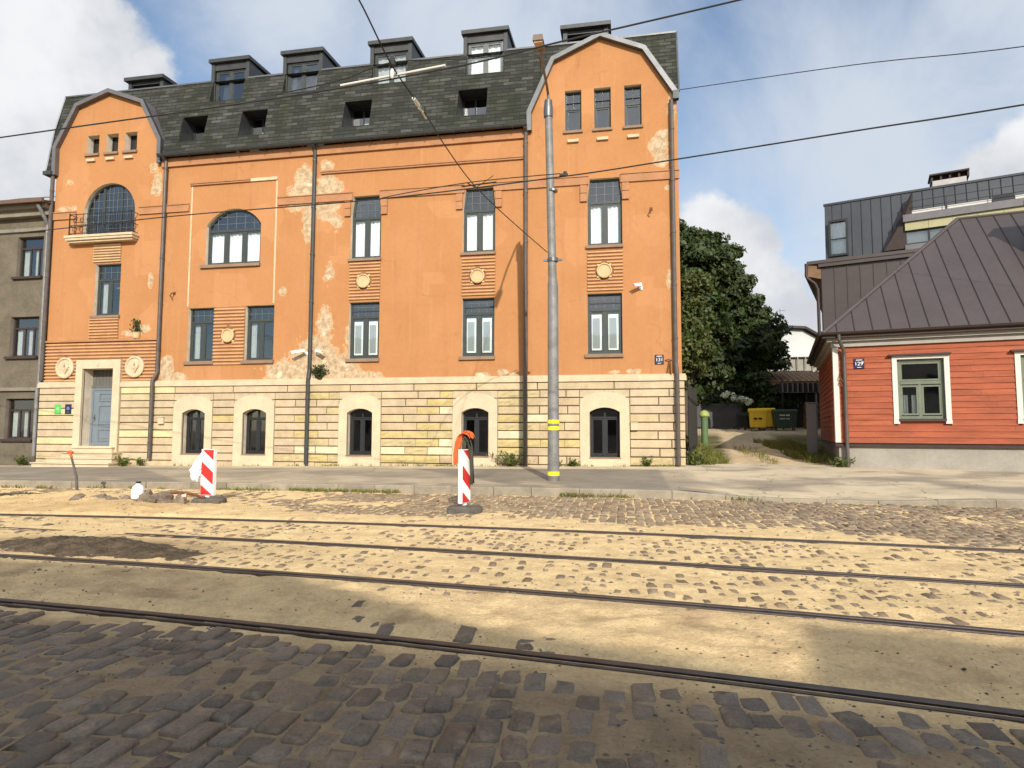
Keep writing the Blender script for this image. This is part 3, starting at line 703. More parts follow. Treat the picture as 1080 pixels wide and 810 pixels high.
# ================================================================== WINDOW BUILDER (local facade coordinates: x along, y into the wall, z up)
def window(root, poly, y=.17, fw=.07, mull=(), trans=(), munt_x=(), munt_z=(), matf='frame', leaded=None, curtain=None, screen=None, sash=None, sill=None, glass='glass', name='window', fd=.07, cmat='curtain'):
    """frame ring + mullions; panes, curtains and sill are sub-parts"""
    mb = MB(); inn = inset(poly, fw); mb.ring(poly, inn, y, y+fd)
    xs = [p[0] for p in inn]; zs = [p[1] for p in inn]; x0, x1, z0, z1 = min(xs), max(xs), min(zs), max(zs)
    for (mx, w, a, b) in mull:
        t = ztop(inn, mx) if b is None else b
        mb.box(mx-w/2, mx+w/2, y+.006, y+fd-.006, (z0 if a is None else a), t+.004)
    for (tz, h) in trans:
        a, b = xspan(inn, tz); mb.box(a-.003, b+.003, y-.012, y+fd+.01, tz-h/2, tz+h/2)
    for (a, b, c, d) in (sash or []):       # casement sashes
        mb.ring([(a, c), (b, c), (b, d), (a, d)], inset([(a, c), (b, c), (b, d), (a, d)], .055), y+.012, y+.05)
    f = mb.build(name, M[matf], root)
    if munt_x or munt_z:
        mm = MB()
        for (mx, a, b) in munt_x: mm.box(mx-.011, mx+.011, y+.02, y+.045, a, (ztop(inn, mx) if b is None else b))
        for (mz, a, b) in munt_z:
            lo, hi = xspan(inn, mz); mm.box(lo if a is None else a, hi if b is None else b, y+.018, y+.047, mz-.011, mz+.011)
        mm.build('glazing_bar', M['muntin'], f)
    zl = leaded
    g = MB()
    if zl is None: g.poly([(a, y+.035, b) for a, b in inset(poly, fw*.6)])
    else:
        lo, hi = xspan(inn, zl); low = [p for p in inset(poly, fw*.6) if p[1] < zl]; 
        g.poly([(x0-.02, y+.035, z0-.02), (x1+.02, y+.035, z0-.02), (x1+.02, y+.035, zl), (x0-.02, y+.035, zl)])
        h = MB(); up = [(lo-.02, zl), (hi+.02, zl)]+[p for p in inset(poly, fw*.6) if p[1] > zl+.01]
        h.poly([(a, y+.033, b) for a, b in up]); h.build('leaded_pane', M['leaded'], f)
    g.build('pane', M[glass], f)
    if curtain:
        for (a, b, c, d) in curtain:
            cm = MB(); n = max(10, int((b-a)/.035)); V = []
            for i in range(n+1):
                x = a+(b-a)*i/n; yy = y+.13+.022*math.sin(i*1.35+a*7)+.012*math.sin(i*.53)
                for zz in (c, d): V.append((x, yy, zz))
            cm.add(V, [(2*i, 2*i+2, 2*i+3, 2*i+1) for i in range(n)])
            cm.build('curtain', M[cmat], f, smooth=True)
    if screen:
        for (a, b, c, d) in screen:
            cm = MB(); cm.box(a, b, y+.056, y+.064, c, d); cm.box(a+.035, b-.065, y+.050, y+.0555, c+.07, d-.13, 1)
            cm.build('screen', [M['curtain'], M['screen']], f)
    if sill:
        a, b, zz, pr, th = sill; s_ = MB(); s_.box(a, b, -pr, y+.01, zz-th, zz); s_.build('sill', M['sill'], f)
    return f

# ================================================================== THE ORANGE APARTMENT HOUSE
OB = thing('apartment_house', 'long orange plastered apartment house with two gambrel gables, mossy slate mansard roof and peeling walls', 'apartment house', (-10.8, 0, .2))
WIN2 = [(-9.62, 8.09), (-5.2, 8.11), (-.615, 8.14)]
XA, XB = -23.6, 1.95
gabL = [(-18.56, 12.55), (-18.57, 13.45), (-19.47, 15.15), (-21.12, 15.78), (-22.66, 15.28), (-23.62, 13.5), (-23.6, 12.35)]
gabR = [(1.93, 13.65), (.84, 15.22), (-.72, 15.9), (-2.46, 15.15), (-3.34, 13.2), (-3.33, 12.6)]
holes = []
def H(p): holes.append(p); return p
small = [H(op_rect(c-.285, c+.285, 13.13, 13.94)) for c in (-21.87, -20.95, -20.06)]
archL = H(op_arch(-22.14, -19.72, 9.58, 11.82, 1.209, 20))
bayw = H(op_rect(-21.44, -20.24, 6.24, 8.4))
arch2 = H(op_arch(-16.4, -14.01, 8.12, 10.38, .66, 14))
pairs = [H(op_rect(-17.05, -15.89, 4.28, 6.42)), H(op_rect(-14.55, -13.33, 4.28, 6.44))]
w2 = [H(op_trap(c-.61, c+.61, z, z+1.72, z+2.45, .085)) for c, z in WIN2]
w1 = [H(op_rect(c-.605, c+.605, 4.26, 6.42)) for c in (-9.625, -5.215, -.645)]
top3 = [H(op_rect(c-.3, c+.3, 12.42, 13.95)) for c in (-1.715, -.66, .42)]
outer = [(XA, 3.3), (-22.0, 3.3), (-22.0, 4.41), (-19.95, 4.41), (-19.95, 3.3), (XB, 3.3), (XB, 12.5)]+gabR+[(-3.33, 12.62), (-18.55, 12.62)]+gabL
mb = MB()
pierced(mb, outer, holes, lambda x, z: 0., .34)
# end walls and back
yb = 11.5
for x in (XA, XB): mb.poly([(x, 0, .0), (x, yb, .0), (x, yb, 12.4), (x, 6, 16.4), (x, .75, 15.9), (x, 0, 12.6)])
mb.poly([(XA, yb, 0), (XB, yb, 0), (XB, yb, 12.4), (XA, yb, 12.4)])
mb.build('wall', [M['plaster'], M['reveal']], OB)
# plinth openings: windows, door
plw = [(c-.5, c+.5) for c in (-16.6, -13.985, -9.695, -5.29)]+[(-1.2, -.16)]
plop = [op_arch(a, b, .66, 2.39, .16, 8) for a, b in plw]
dooro = op_rect(-21.7, -20.27, .93, 4.06)
mb = MB()
pierced(mb, [(-23.72, -.1), (2.0, -.1), (2.0, 3.32), (-19.94, 3.32), (-19.94, 4.4), (-22.01, 4.4), (-22.01, 3.32), (-23.72, 3.32)], plop+[dooro], lambda x, z: -.02, .5)
for x in (-23.72, 2.0): mb.poly([(x, -.035, -.1), (x, yb, -.1), (x, yb, 3.32), (x, -.035, 3.32)])
mb.build('plinth_wall', [M['joint'], M['reveal']], OB)
# stone courses
sur = [(a-.33, b+.33) for a, b in plw]; sur[0] = (-17.48, -15.79); sur[1] = (-14.85, -13.16); sur[2] = (-10.52, -8.87); sur[3] = (-6.12, -4.47); sur[4] = (-1.53, .17)
def cut(a, b, ex):
    seg = [(a, b)]
    for e0, e1 in ex:
        ns = []
        for s0, s1 in seg:
            if e1 <= s0 or e0 >= s1: ns.append((s0, s1)); continue
            if e0 > s0: ns.append((s0, e0))
            if e1 < s1: ns.append((e1, s1))
        seg = ns
    return [s for s in seg if s[1]-s[0] > .06]
cz = [.12, .39, .69, .985, 1.28, 1.575, 1.87, 2.16, 2.45, 2.74, 3.015, 3.29]
mb = MB(); mbl = MB(); rs = random.Random(21)
def sur_half(z, k):   # half width of the arched surround at height z
    a, b = sur[k]; w = (b-a)/2
    return w if z < 2.92 else 0
for r in range(11):
    z0, z1 = cz[r]+.015, cz[r+1]-.015
    zb = max(z0, 0)
    ex = [(-22.03, -19.92)]
    for k, (a, b) in enumerate(sur):
        h = max(sur_half(z0, k), sur_half(z1, k))
        if h > 0: c = (a+b)/2; ex.append((c-h-.004, c+h+.004))
    for (s0, s1) in cut(-23.77, 2.03, ex):
        n = max(1, int(round((s1-s0)/.9))) if s0 > -19 else max(1, int(round((s1-s0)/2.4))); 
        cuts = [s0]+sorted(s0+(s1-s0)*(i+(.5 if r % 2 else .0)*(n > 1)+rs.uniform(-.08, .08))/n for i in range(1, n))+[s1]
        for a, b in zip(cuts[:-1], cuts[1:]):
            if b-a < .05: continue
            u = rs.random(); leftb = s0 < -18.3
            g = rs.uniform(.92, 1.07)
            colr = (g, g*rs.uniform(.95, 1.0), g*rs.uniform(.90, 1.02)); y = -.065; jit = .002; roughk = False
            if not leftb:
                dmg = .34 if (-13 < a < -3.7) else .17
                if u < .09*dmg/.3 and r > 1: colr = (1.24, 1.36, 1.42)             # white filler
                elif u < .30*dmg/.3: colr = (1.0, .98, .70); y = -.058; jit = .012; roughk = True  # yellow spalled
                elif u < .42*dmg/.3 or (r < 2 and u < .5): colr = (.95, .95, .80); y = -.05; jit = .02; roughk = True
            elif u < .06: colr = (1.2, 1.3, 1.1)
            if roughk:
                m = max(2, int((b-a)/.12)); q = 3
                V = []
                for j in range(q+1):
                    for i in range(m+1):
                        e = i in (0, m) or j in (0, q)
                        V.append((a+.006+(b-a-.012)*i/m, y-(0 if e else rs.uniform(-.012, .03)), z0+.006+(z1-z0-.012)*j/q))
                (mbl if a < -21 else mb).add(V, [(j*(m+1)+i, j*(m+1)+i+1, (j+1)*(m+1)+i+1, (j+1)*(m+1)+i) for j in range(q) for i in range(m)], 0, colr)
            else: (mbl if a < -21 else mb).bbox(a+.014, b-.014, y-.012, -.03, z0, z1, .018, 0, colr, jit+.002)
for k, (a, b) in enumerate(sur):
    c = (a+b)/2; w = (b-a)/2; arc = [(w*math.cos(R(t)), 2.52+.40*math.sin(R(t))**.9) for t in range(0, 91, 6)]
    for za, zb in ((2.465, 2.725), (2.755, 3.0)):
        pr = [(x, z) for x, z in arc if za <= z <= zb]
        if not pr: continue
        i0 = [(np.interp(za, [z for x, z in arc], [x for x, z in arc]), za)] if za > 2.52 else [(w, 2.52)]
        i1 = [(np.interp(zb, [z for x, z in arc], [x for x, z in arc]), zb)] if zb < 2.92 else [(.004, 2.92), (.004, zb)]
        pts = i0+[p for p in pr if i0[0][1]+.003 < p[1] < i1[0][1]-.003]+i1
        poly = [(w-.001, za)] + pts+[(w-.001, zb)]
        for s in (1, -1):
            q = [(c+s*x, z) for x, z in poly]
            if s > 0: q = q[::-1]
            mb.prism(q, -.066, -.03, 0, (1, 1, 1), back=False)
mb.build('stone_courses', M['stone'], OB); mbl.build('stone_courses', M['stone'], OB)
# plinth cornice
for a, b in ((-23.82, -22.02), (-19.93, 2.08)):
    mb = MB(); mb.box(a, b, -.12, .01, 3.30, 3.47); mb.box(a+.02, b-.02, -.09, .005, 3.472, 3.53); mb.build('plinth_cornice', M['cornice'], OB)
for k, (a, b) in enumerate(sur):
    x0, x1 = plw[k]; w = (b-a)/2; c = (a+b)/2
    out = [(a, 0.15), (b, 0.15), (b, 2.52)]+[(c+w*math.cos(R(t)), 2.52+.40*math.sin(R(t))**.9) for t in range(12, 180, 12)]+[(a, 2.52)]
    inn = op_arch(x0, x1, .66, 2.39, .16, len(out)-3); n = len(out)
    mb = MB(); mb.ring(out, inn[:n] if len(inn) >= n else inn, -.095, .02)
    s_ = mb.build('window_surround', M['surround'], OB)
# plinth windows
for a, b in plw:
    p = op_arch(a, b, .66, 2.39, .16, 8); c = (a+b)/2
    window(OB, p, .2, .06, [(c, .07, None, None)], [(2.05, .05)], matf='frame2', sash=[(a+.06, c-.035, .74, 2.02), (c+.035, b-.06, .74, 2.02)], sill=(a-.02, b+.02, .665, .10, .05), name='basement_window')
# door
mb = MB(); mb.ring([(-22.01, .55), (-19.94, .55), (-19.94, 4.42), (-22.01, 4.42)], [(-21.7, .93), (-20.27, .93), (-20.27, 4.06), (-21.7, 4.06)], -.13, .01); mb.box(-21.05, -20.93, -.15, -.12, 4.16, 4.34); mb.build('door_surround', M['surround'], OB)
mb = MB(); mb.box(-21.72, -20.25, .40, .46, .93, 3.30); 
mb.ring(op_rect(-21.70, -20.28, .95, 3.3), inset(op_rect(-21.70, -20.28, .95, 3.3), .1), .375, .401)
for za, zb in ((1.12, 1.62), (1.8, 2.6), (2.75, 3.1)):
    mb.ring(op_rect(-21.35, -20.55, za, zb), inset(op_rect(-21.35, -20.55, za, zb), .05), .372, .402); mb.prism(inset(op_rect(-21.35, -20.55, za, zb), .11), .385, .403)
d = mb.build('entrance_door', M['door'], OB)
mb = MB(); mb.box(-21.56, -21.50, .35, .39, 1.95, 2.2); mb.tube([(-21.53, .35, 2.1), (-21.53, .30, 2.1), (-21.42, .29, 2.1)], .013); mb.build('door_handle', M['galv'], d)
mb = MB(); mb.box(-21.72, -20.25, .36, .46, 3.30, 3.40)
for i in range(9): mb.box(-21.70+i*.16, -21.55+i*.16, .41+.004*(i % 2), .45, 3.40, 4.07)
mb.build('transom_boards', M['doorboard'], d)
for i, (a, b, y, z) in enumerate(((-21.9, -20.0, -.32, .9), (-22.05, -19.7, -.62, .70), (-22.4, -19.4, -.95, .5), (-22.75, -19.25, -1.25, .32))):
    mb = MB(); mb.box(a+.03, b-.03, y+.05, -.03, -.05, z-.052); mb.bbox(a, b, y, -.03, z-.05, z, .012, 0, None, .006); mb.build('step', M['surround'], OB)
# string course + frame mouldings
for a, b in ((-23.62, -22.5), (-19.5, -17.2), (-13.3, -10.17), (-9.07, -5.76), (-4.64, -1.18), (-.05, 1.98)):
    mb = MB(); mb.box(a, b, -.06, .005, 10.38, 10.66); mb.box(a, b, -.09, .005, 10.662, 10.70); mb.build('string_course', M['trim'], OB)
for c, z in WIN2:
    for s in (-1, 1):
        xx = c+s*.74
        mb = MB()
        for k in range(2): mb.box(xx-.12, xx+.12, -.075, .004, 9.76+k*.31, 10.04+k*.31)
        mb.box(xx-.11, xx+.11, -.05, .004, 9.78, 10.33); mb.build('window_shoulder', M['trim'], OB)
for a, b, z in ((-11.5, -3.54, 11.50), (-17.16, -14.5, 11.42)):
    mb = MB(); mb.box(a, b, -.07, .004, z, z+.065); mb.box(a, b, -.10, .004, z+.062, z+.12); mb.build('upper_moulding', M['trim'], OB)
for bb in ((-17.13, -17.07, -.012, .004, 6.5, 11.41), (-13.40, -13.34, -.012, .004, 6.5, 11.41), (-14.49, -13.34, -.06, .004, 11.42, 11.54)):
    mb = MB(); mb.box(*bb); mb.build('pale_frame_line', M['cornice'], OB)
mb = MB(); mb.box(-18.5, -3.38, -.09, .004, 12.28, 12.62); mb.build('eaves_cornice', M['trim'], OB)
# ribbed panels and medallions
def ribs(x0, x1, z0, z1, n, mat='rib', ex=(), name='ribbed_panel'):
    mb = MB(); p = (z1-z0)/n
    if name == 'ribbed_band':
        for q in ((x0+.004, -22.02, z0, 4.44), (-19.93, x1-.004, z0, 4.44), (x0+.004, x1-.004, 4.442, z1)): mb.box(q[0], q[1], -.015, .003, q[2], q[3], 1)
    else: mb.box(x0+.004, x1-.004, -.015, .003, z0, z1, 1)
    for i in range(n):
        za = z0+p*i; zb = za+p*.66
        e = []
        for (a, b, c, d_) in ex:
            if zb < c or za > d_: continue
            if name == 'ribbed_band' and b-a > 1.5: e.append((a, b)); continue
            rr = (d_-c)/2; h = min(abs((za+zb)/2-(c+d_)/2), rr*.98); w = math.sqrt(rr*rr-h*h); e.append(((a+b)/2-w, (a+b)/2+w))
        for a, b in cut(x0, x1, e):
            mb.add([(a, -.012, za), (b, -.012, za), (b, -.06, za+p*.12), (a, -.06, za+p*.12), (b, -.07, zb-p*.12), (a, -.07, zb-p*.12), (b, -.012, zb), (a, -.012, zb)],
                   [(0, 1, 2, 3), (3, 2, 4, 5), (5, 4, 6, 7), (0, 3, 5, 7), (1, 6, 4, 2)], 0)
    return mb.build(name, [M[mat], M['ribback']], OB)
def medal(par, cx, cz, r, ears=True, relief=False):
    mb = MB(); pr = []
    n = 28
    for (ra, y) in ((r, -.05), (r, -.12), (r*.86, -.135), (r*.78, -.09)):
        pr.append([(cx+ra*math.cos(2*math.pi*k/n), y, cz+ra*math.sin(2*math.pi*k/n)) for k in range(n)])
    V = [p for ring in pr for p in ring]; fs = []
    for i in range(3):
        for k in range(n): fs.append((i*n+k, i*n+(k+1) % n, (i+1)*n+(k+1) % n, (i+1)*n+k))
    fs.append(list(range(3*n, 4*n))); mb.add(V, fs)
    if ears:
        for s in (-1, 1):
            for q in (-1, 1): mb.box(cx+s*r*.80-.04, cx+s*r*.80+.04, -.075, -.01, cz+q*r*.80-.035, cz+q*r*.80+.035)
    if relief:   # curled plaster relief
        mb.tube([(cx+.10*math.cos(t)*1.3*(1-.08*t)+.04, -.115, cz+.02+.16*math.sin(t)*(1-.09*t)) for t in [i*.45 for i in range(11)]], .045, 7)
        mb.tube([(cx+.10, -.11, cz+.12), (cx+.13, -.12, cz-.02), (cx+.05, -.12, cz-.14), (cx+.02, -.11, cz-.24)], [.06, .06, .05, .03], 7)
        mb.tube([(cx-.02, -.11, cz+.22), (cx+.08, -.12, cz+.2), (cx+.15, -.11, cz+.14)], .04, 6)
    return mb.build('medallion', M['ribpale'] if not relief else M['cornice'], par, smooth=False)
ribs(-21.55, -20.26, 8.47, 9.26, 7, 'ribpale'); ribs(-21.58, -20.22, 5.19, 6.18, 8)
b_ = ribs(-23.59, -18.40, 3.54, 5.17, 12, 'rib', [(-22.03, -19.92, 0, 4.43), (-23.03, -22.13, 3.68, 4.54), (-19.77, -18.87, 3.68, 4.54)], 'ribbed_band')
for cx in (-22.58, -19.32): medal(b_, cx, 4.11, .43, False, True)
mb = MB(); mb.box(-23.62, -18.36, -.10, .004, 5.17, 5.24); mb.build('ledge', M['trim'], OB)
p_ = ribs(-15.89, -14.56, 4.12, 6.42, 17, 'rib', [(-15.58, -14.90, 4.93, 5.61)]); medal(p_, -15.24, 5.27, .27)
for (c, z) in WIN2:
    p_ = ribs(c-.62, c+.62, 6.5, 7.98, 12, 'rib', [(c-.36, c+.30, 6.88, 7.54)]); medal(p_, c-.03, 7.21, .265)
# main windows
for (c, z), p in zip(WIN2, w2):
    zt = z+1.60
    window(OB, p, .15, .075, [(c, .11, None, zt)], [(zt, .09)], munt_x=[(c+d_, zt+.05, None) for d_ in (-.3, 0, .3)], munt_z=[(zt+.3, None, None), (zt+.58, None, None)], leaded=zt,
           curtain=[(c-.55, c-.02, z+.08, zt), (c+.02, c+.55, z+.08, zt)], sash=[(c-.55, c-.055, z+.07, zt-.04), (c+.055, c+.55, z+.07, zt-.04)], sill=(c-.68, c+.64, z, .09, .10))
for c, p in zip((-9.625, -5.215, -.645), w1):
    zt = 5.86
    window(OB, p, .15, .07, [(c, .09, None, zt)], [(zt, .10), (6.10, .05)], munt_x=[(c+d_, 5.9, None) for d_ in (-.3, 0, .3)], munt_z=[(6.24, None, None)], leaded=zt,
           sash=[(c-.54, c-.045, 4.33, 5.82), (c+.045, c+.54, 4.33, 5.82)], screen=[(c-.47, c-.115, 4.42, 5.70), (c+.115, c+.47, 4.42, 5.70)], sill=(c-.7, c+.64, 4.262, .09, .12))
for p, dz in zip(pairs, (0, .02)):
    a, b = p[0][0], p[1][0]; c = (a+b)/2; zt = 5.86
    window(OB, p, .15, .065, [(c, .09, None, zt)], [(zt, .08)], munt_x=[(c+d_, 5.9, None) for d_ in (-.28, 0, .28)], munt_z=[(6.13, None, None)], leaded=zt,
           sash=[(a+.065, c-.045, 4.35, 5.82), (c+.045, b-.065, 4.35, 5.82)], curtain=[(a+.12, a+.34, 4.36, 5.8)], cmat='curtain2', sill=(a-.10, b+.04, 4.282, .09, .13))  # dim curtain strip stands in for pale reflections on these panes
a, b = -16.4, -14.01; zt = 9.53
window(OB, arch2, .15, .075, [(-15.6, .11, None, zt), (-14.81, .11, None, zt)], [(zt, .10)], munt_x=[(-16.0, zt, None), (-15.6, zt, None), (-15.2, zt, None), (-14.81, zt, None), (-14.4, zt, None)], munt_z=[(9.82, None, None), (10.1, None, None)], leaded=zt,
       curtain=[(a+.1, -15.66, 8.2, zt), (-15.55, -14.87, 8.2, zt), (-14.76, b-.1, 8.2, zt)], sash=[(a+.075, -15.655, 8.2, zt-.05), (-15.545, -14.865, 8.2, zt-.05), (-14.755, b-.075, 8.2, zt-.05)], sill=(a-.18, b+.03, 8.122, .10, .12))
c = -20.84; zt = 7.75
window(OB, bayw, .15, .065, [(c, .08, None, zt)], [(zt, .07)], munt_x=[(c+d_, 7.8, None) for d_ in (-.3, 0, .3)], munt_z=[(8.07, None, None)], leaded=zt, sash=[(-21.37, c-.04, 6.31, zt-.03), (c+.04, -20.31, 6.31, zt-.03)], curtain=[(-21.3, -21.06, 6.32, 7.7)], cmat='curtain2', sill=(-21.55, -20.18, 6.242, .09, .10))
# balcony window with its leaded bars
window(OB, archL, .16, .07, [(-21.35, .10, None, None), (-20.5, .07, None, None)], [], munt_x=[(x, 9.65, None) for x in (-21.85, -21.62, -21.12, -20.92, -20.72, -20.25, -20.02)], munt_z=[(z, None, None) for z in (9.95, 10.25, 10.55, 10.85, 11.15, 11.45)], glass='leaded', name='arched_window')
bal = MB(); bal.box(-22.62, -19.48, -.36, .005, 9.36, 9.46); bal.box(-22.55, -19.55, -.28, .004, 9.28, 9.359); bal.box(-22.66, -19.44, -.40, .004, 9.461, 9.55)
bo = bal.build('balcony', M['cornice'], OB)
mb = MB(); z0, z1 = 9.55, 10.45; yf = -.36
for x in (-22.45, -19.56): mb.box(x-.018, x+.018, yf-.018, yf+.018, z0, z1+.03)
for z in (z0+.08, z0+.42, z1-.02): mb.box(-22.45, -19.56, yf-.012, yf+.012, z-.012, z+.012); [mb.box(x-.011, x+.011, yf, .01, z-.011, z+.011) for x in (-22.45, -19.56)]
for i in range(1, 27):
    x = -22.45+2.89*i/27
    if i < 10 and i % 3: continue
    mb.box(x-.008, x+.008, yf-.008, yf+.008, z0, z1)
for cx in (-22.2, -21.88, -21.55, -21.25):
    mb.tube([(cx+.10*math.cos(t)*(1-t/16), yf, z0+.62+.13*math.sin(t)*(1-t/16)) for t in [i*.6 for i in range(19)]], .010, 5)
    mb.tube([(cx+.09*math.cos(t), yf, z0+.24+.11*math.sin(t)) for t in [i*.55 for i in range(13)]], .010, 5)
mb.build('balcony_railing', M['iron'], bo)
# gable windows
for p in small:
    a, b = p[0][0], p[1][0]
    f = window(OB, p, .30, .045, [], [], matf='frame2', sill=(a-.07, b+.04, 13.132, .08, .09), name='gable_vent')
for cx, z in ((-21.9, 12.80), (-20.98, 12.80), (-20.09, 12.80), (-1.715, 11.98), (-.66, 11.98), (.42, 11.98)): mb = MB(); mb.box(cx-.2, cx+.2, -.09, .004, z, z+.10); mb.build('gable_corbel', M['cornice'], OB)
for p in top3:
    a, b = p[0][0], p[1][0]; c = (a+b)/2; zt = 13.30
    window(OB, p, .15, .05, [(c, .03, zt, None)], [(zt, .05), (13.55, .03)], sash=[(a+.05, b-.05, 12.48, 13.27)], sill=(a-.06, b+.05, 12.422, .07, .09), name='gable_window')
# ---- mansard
EAVE, BRK, ZE, ZB = -.12, .72, 12.72, 16.2
def ym(x, z): return EAVE+(BRK-EAVE)*(z-ZE)/(ZB-ZE)
DORM = [(-16.13, 15.2), (-12.84, 15.26), (-9.03, 15.24), (-5.165, 15.24)]
ro = [(-17.33, 13.36), (-14.64, 13.38), (-10.17, 13.36), (-5.54, 13.38)]
outer = [(-23.64, 12.42), (-23.7, 13.5), (-22.72, 15.33), (-21.12, 15.84), (-19.42, 15.21), (-18.5, 13.45), (-18.47, 12.7), (-3.4, 12.7), (-3.4, 13.2), (-2.52, 15.2), (-.72, 15.95), (.9, 15.27), (2.0, 13.65), (2.02, ZB)]
for c, z in reversed(DORM): outer += [(c+.74, ZB), (c+.74, z), (c-.74, z), (c-.74, ZB)]
outer += [(-24.1, ZB), (-24.12, 14.5), (-24.0, 13.2), (-23.95, 12.42)]
mb = MB()
pierced(mb, outer, [op_rect(c-.57, c+.57, z, z+1.17) for c, z in ro], ym, 1.0, 0, 1)
# notch cheeks beside the dormers
for c, z in DORM:
    for s in (-.74, .74): mb.poly([(c+s, ym(0, z), z), (c+s, BRK+.01, ZB), (c+s, BRK+.01+.25, z)], 0)
    mb.poly([(c-.74, ym(0, z), z), (c+.74, ym(0, z), z), (c+.74, 1.0, z), (c-.74, 1.0, z)], 1)
# upper flat slopes, back slope, left end
mb.poly([(-24.1, BRK, ZB), (2.02, BRK, ZB), (2.02, 6, 16.75), (-24.1, 6, 16.75)], 1)
mb.poly([(-24.1, 6, 16.75), (2.02, 6, 16.75), (2.02, 11.9, 12.3), (-24.1, 11.9, 12.3)], 1)
mb.poly([(-23.95, ym(0, 12.42), 12.42), (-24.0, ym(0, 13.2), 13.2), (-24.12, ym(0, 14.5), 14.5), (-24.1, BRK, ZB), (-24.1, 6, 16.75), (-23.95, 11.9, 12.3)], 0)
mb.poly([(-23.95, ym(0, 12.42), 12.42), (-23.95, 11.5, 12.42), (-23.6, 11.5, 12.42), (-23.6, ym(0, 12.42), 12.42)], 1)
RF = mb.build('roof', [M['slate'], M['zincdark']], OB)
xs_ = [-24.13]
for c, z in DORM: xs_ += [c-.86, c+.86]
xs_ += [2.05]
for i in range(0, len(xs_), 2): mb = MB(); mb.box(xs_[i], xs_[i+1], BRK-.035, BRK+.06, ZB-.02, ZB+.045); mb.build('ridge_flashing', M['zincpale'], RF)
mb = MB(); mb.tube([(2.03, ym(0, 13.6)-.01, 13.6), (2.03, BRK, ZB+.02)], .04, 6); mb.build('verge_strip', M['zincpale'], RF); mb = MB(); mb.tube([(-23.97, ym(0, 12.5), 12.4), (-24.02, ym(0, 13.2), 13.2), (-24.14, ym(0, 14.5), 14.5), (-24.12, BRK, ZB+.02)], .035, 6); mb.build('verge_strip', M['zincpale'], RF)
for c, z in ro:
    p = op_rect(c-.57, c+.57, z, z+1.17)
    f = window(OB, p, ym(0, z)+.93, .07, [(c-.05, .06, None, None)], [], name='roof_window', matf='frame2', sill=None, glass='leaded')  # dark glass tint stands in for the shadow inside these openings
for c, z in ro[1:3]:
    q = MB(); q.box(c+.08, c+.45, ym(0, z)+.70, ym(0, z)+.715, z+.03, z+.42); q.build('white_board', M['screen'], OB)
for c, z in DORM:
    mb = MB(); yf = BRK+.02; zt = 17.12
    for s in (-1, 1): mb.box(c+s*.80-.075, c+s*.80+.075, yf, yf+2.2, ZB-.02, zt-.13) ; mb.box(c+s*.74-.045, c+s*.74+.045, yf+.02, yf+.3, z, ZB-.02)
    mb.box(c-.72, c+.72, yf+.03, yf+.12, zt-.42, zt-.13)
    mb.add([(c-.94, yf-.12, zt-.12), (c+.94, yf-.12, zt-.12), (c+.94, yf+2.4, zt+.1), (c-.94, yf+2.4, zt+.1), (c-.94, yf-.12, zt+.03), (c+.94, yf-.12, zt+.03), (c+.94, yf+2.4, zt+.22), (c-.94, yf+2.4, zt+.22)],
           [(0, 1, 2, 3), (4, 7, 6, 5), (0, 4, 5, 1), (1, 5, 6, 2), (3, 2, 6, 7), (0, 3, 7, 4)])
    mb.poly([(c-.7, yf+2.0, z), (c+.7, yf+2.0, z), (c+.7, yf+2.0, zt), (c-.7, yf+2.0, zt)])
    dm = mb.build('dormer', M['zincdark'], OB)
    q = MB(); pz = op_rect(c-.695, c+.695, z+.02, zt-.42); q.ring(pz, inset(pz, .06), yf+.10, yf+.17); q.box(c-.05, c+.05, yf+.105, yf+.165, z+.06, zt-.46)
    for s in (-1, 1): o_ = op_rect(c+(s-1)*.3175+.05*(s > 0)-.0, c+(s+1)*.3175-.05*(s < 0)+.0, z+.09, zt-.49); q.ring(o_, inset(o_, .05), yf+.115, yf+.155)
    q.build('dormer_window', M['zincpale'] if c > -6 else M['frame'], dm)
    q = MB(); q.poly([(a, yf+.14, b) for a, b in inset(pz, .04)]); q.build('dormer_pane', M['glass' if c > -10 else 'leaded'], dm)
    q = MB()
    if c > -10: spans = [(c-.6, c-.06), (c+.06, c+.6)]
    elif c > -14: spans = [(c-.6, c-.42), (c+.42, c+.6)]
    else: spans = [(c-.48, c-.2)]
    for a, b in spans:
        n = 8; V = []
        for i in range(n+1):
            for zz, sh in ((z+.1, 0), (zt-.5, .12 if b-a < .4 else 0)): V.append((a+(b-a)*i/n+sh, yf+.24+.02*math.sin(i*1.7), zz))
        q.add(V, [(2*i, 2*i+2, 2*i+3, 2*i+1) for i in range(n)])
    q.build('dormer_curtain', M['curtain' if c > -6 else 'curtain2'], dm, smooth=True)
for c in (-20.35, -1.3):
    mb = MB(); yf = BRK+.25; zt = 16.85 if c < -10 else 17.0
    for s in (-1, 1): mb.box(c+s*.78-.08, c+s*.78+.08, yf, yf+1.8, 16.1, zt-.12)
    mb.add([(c-.96, yf-.16, zt-.12), (c+.96, yf-.16, zt-.12), (c+.96, yf+2.2, zt+.02), (c-.96, yf+2.2, zt+.02), (c-.96, yf-.16, zt+.03), (c+.96, yf-.16, zt+.03), (c+.96, yf+2.2, zt+.15), (c-.96, yf+2.2, zt+.15)],
           [(0, 1, 2, 3), (4, 7, 6, 5), (0, 4, 5, 1), (1, 5, 6, 2), (3, 2, 6, 7), (0, 3, 7, 4)])
    mb.box(c-.7, c+.7, yf+.04, yf+.12, zt-.26, zt-.121); mb.poly([(c-.7, yf+1.6, 16.1), (c+.7, yf+1.6, 16.1), (c+.7, yf+1.6, zt), (c-.7, yf+1.6, zt)])
    mb.build('low_dormer', M['zincdark'], OB)
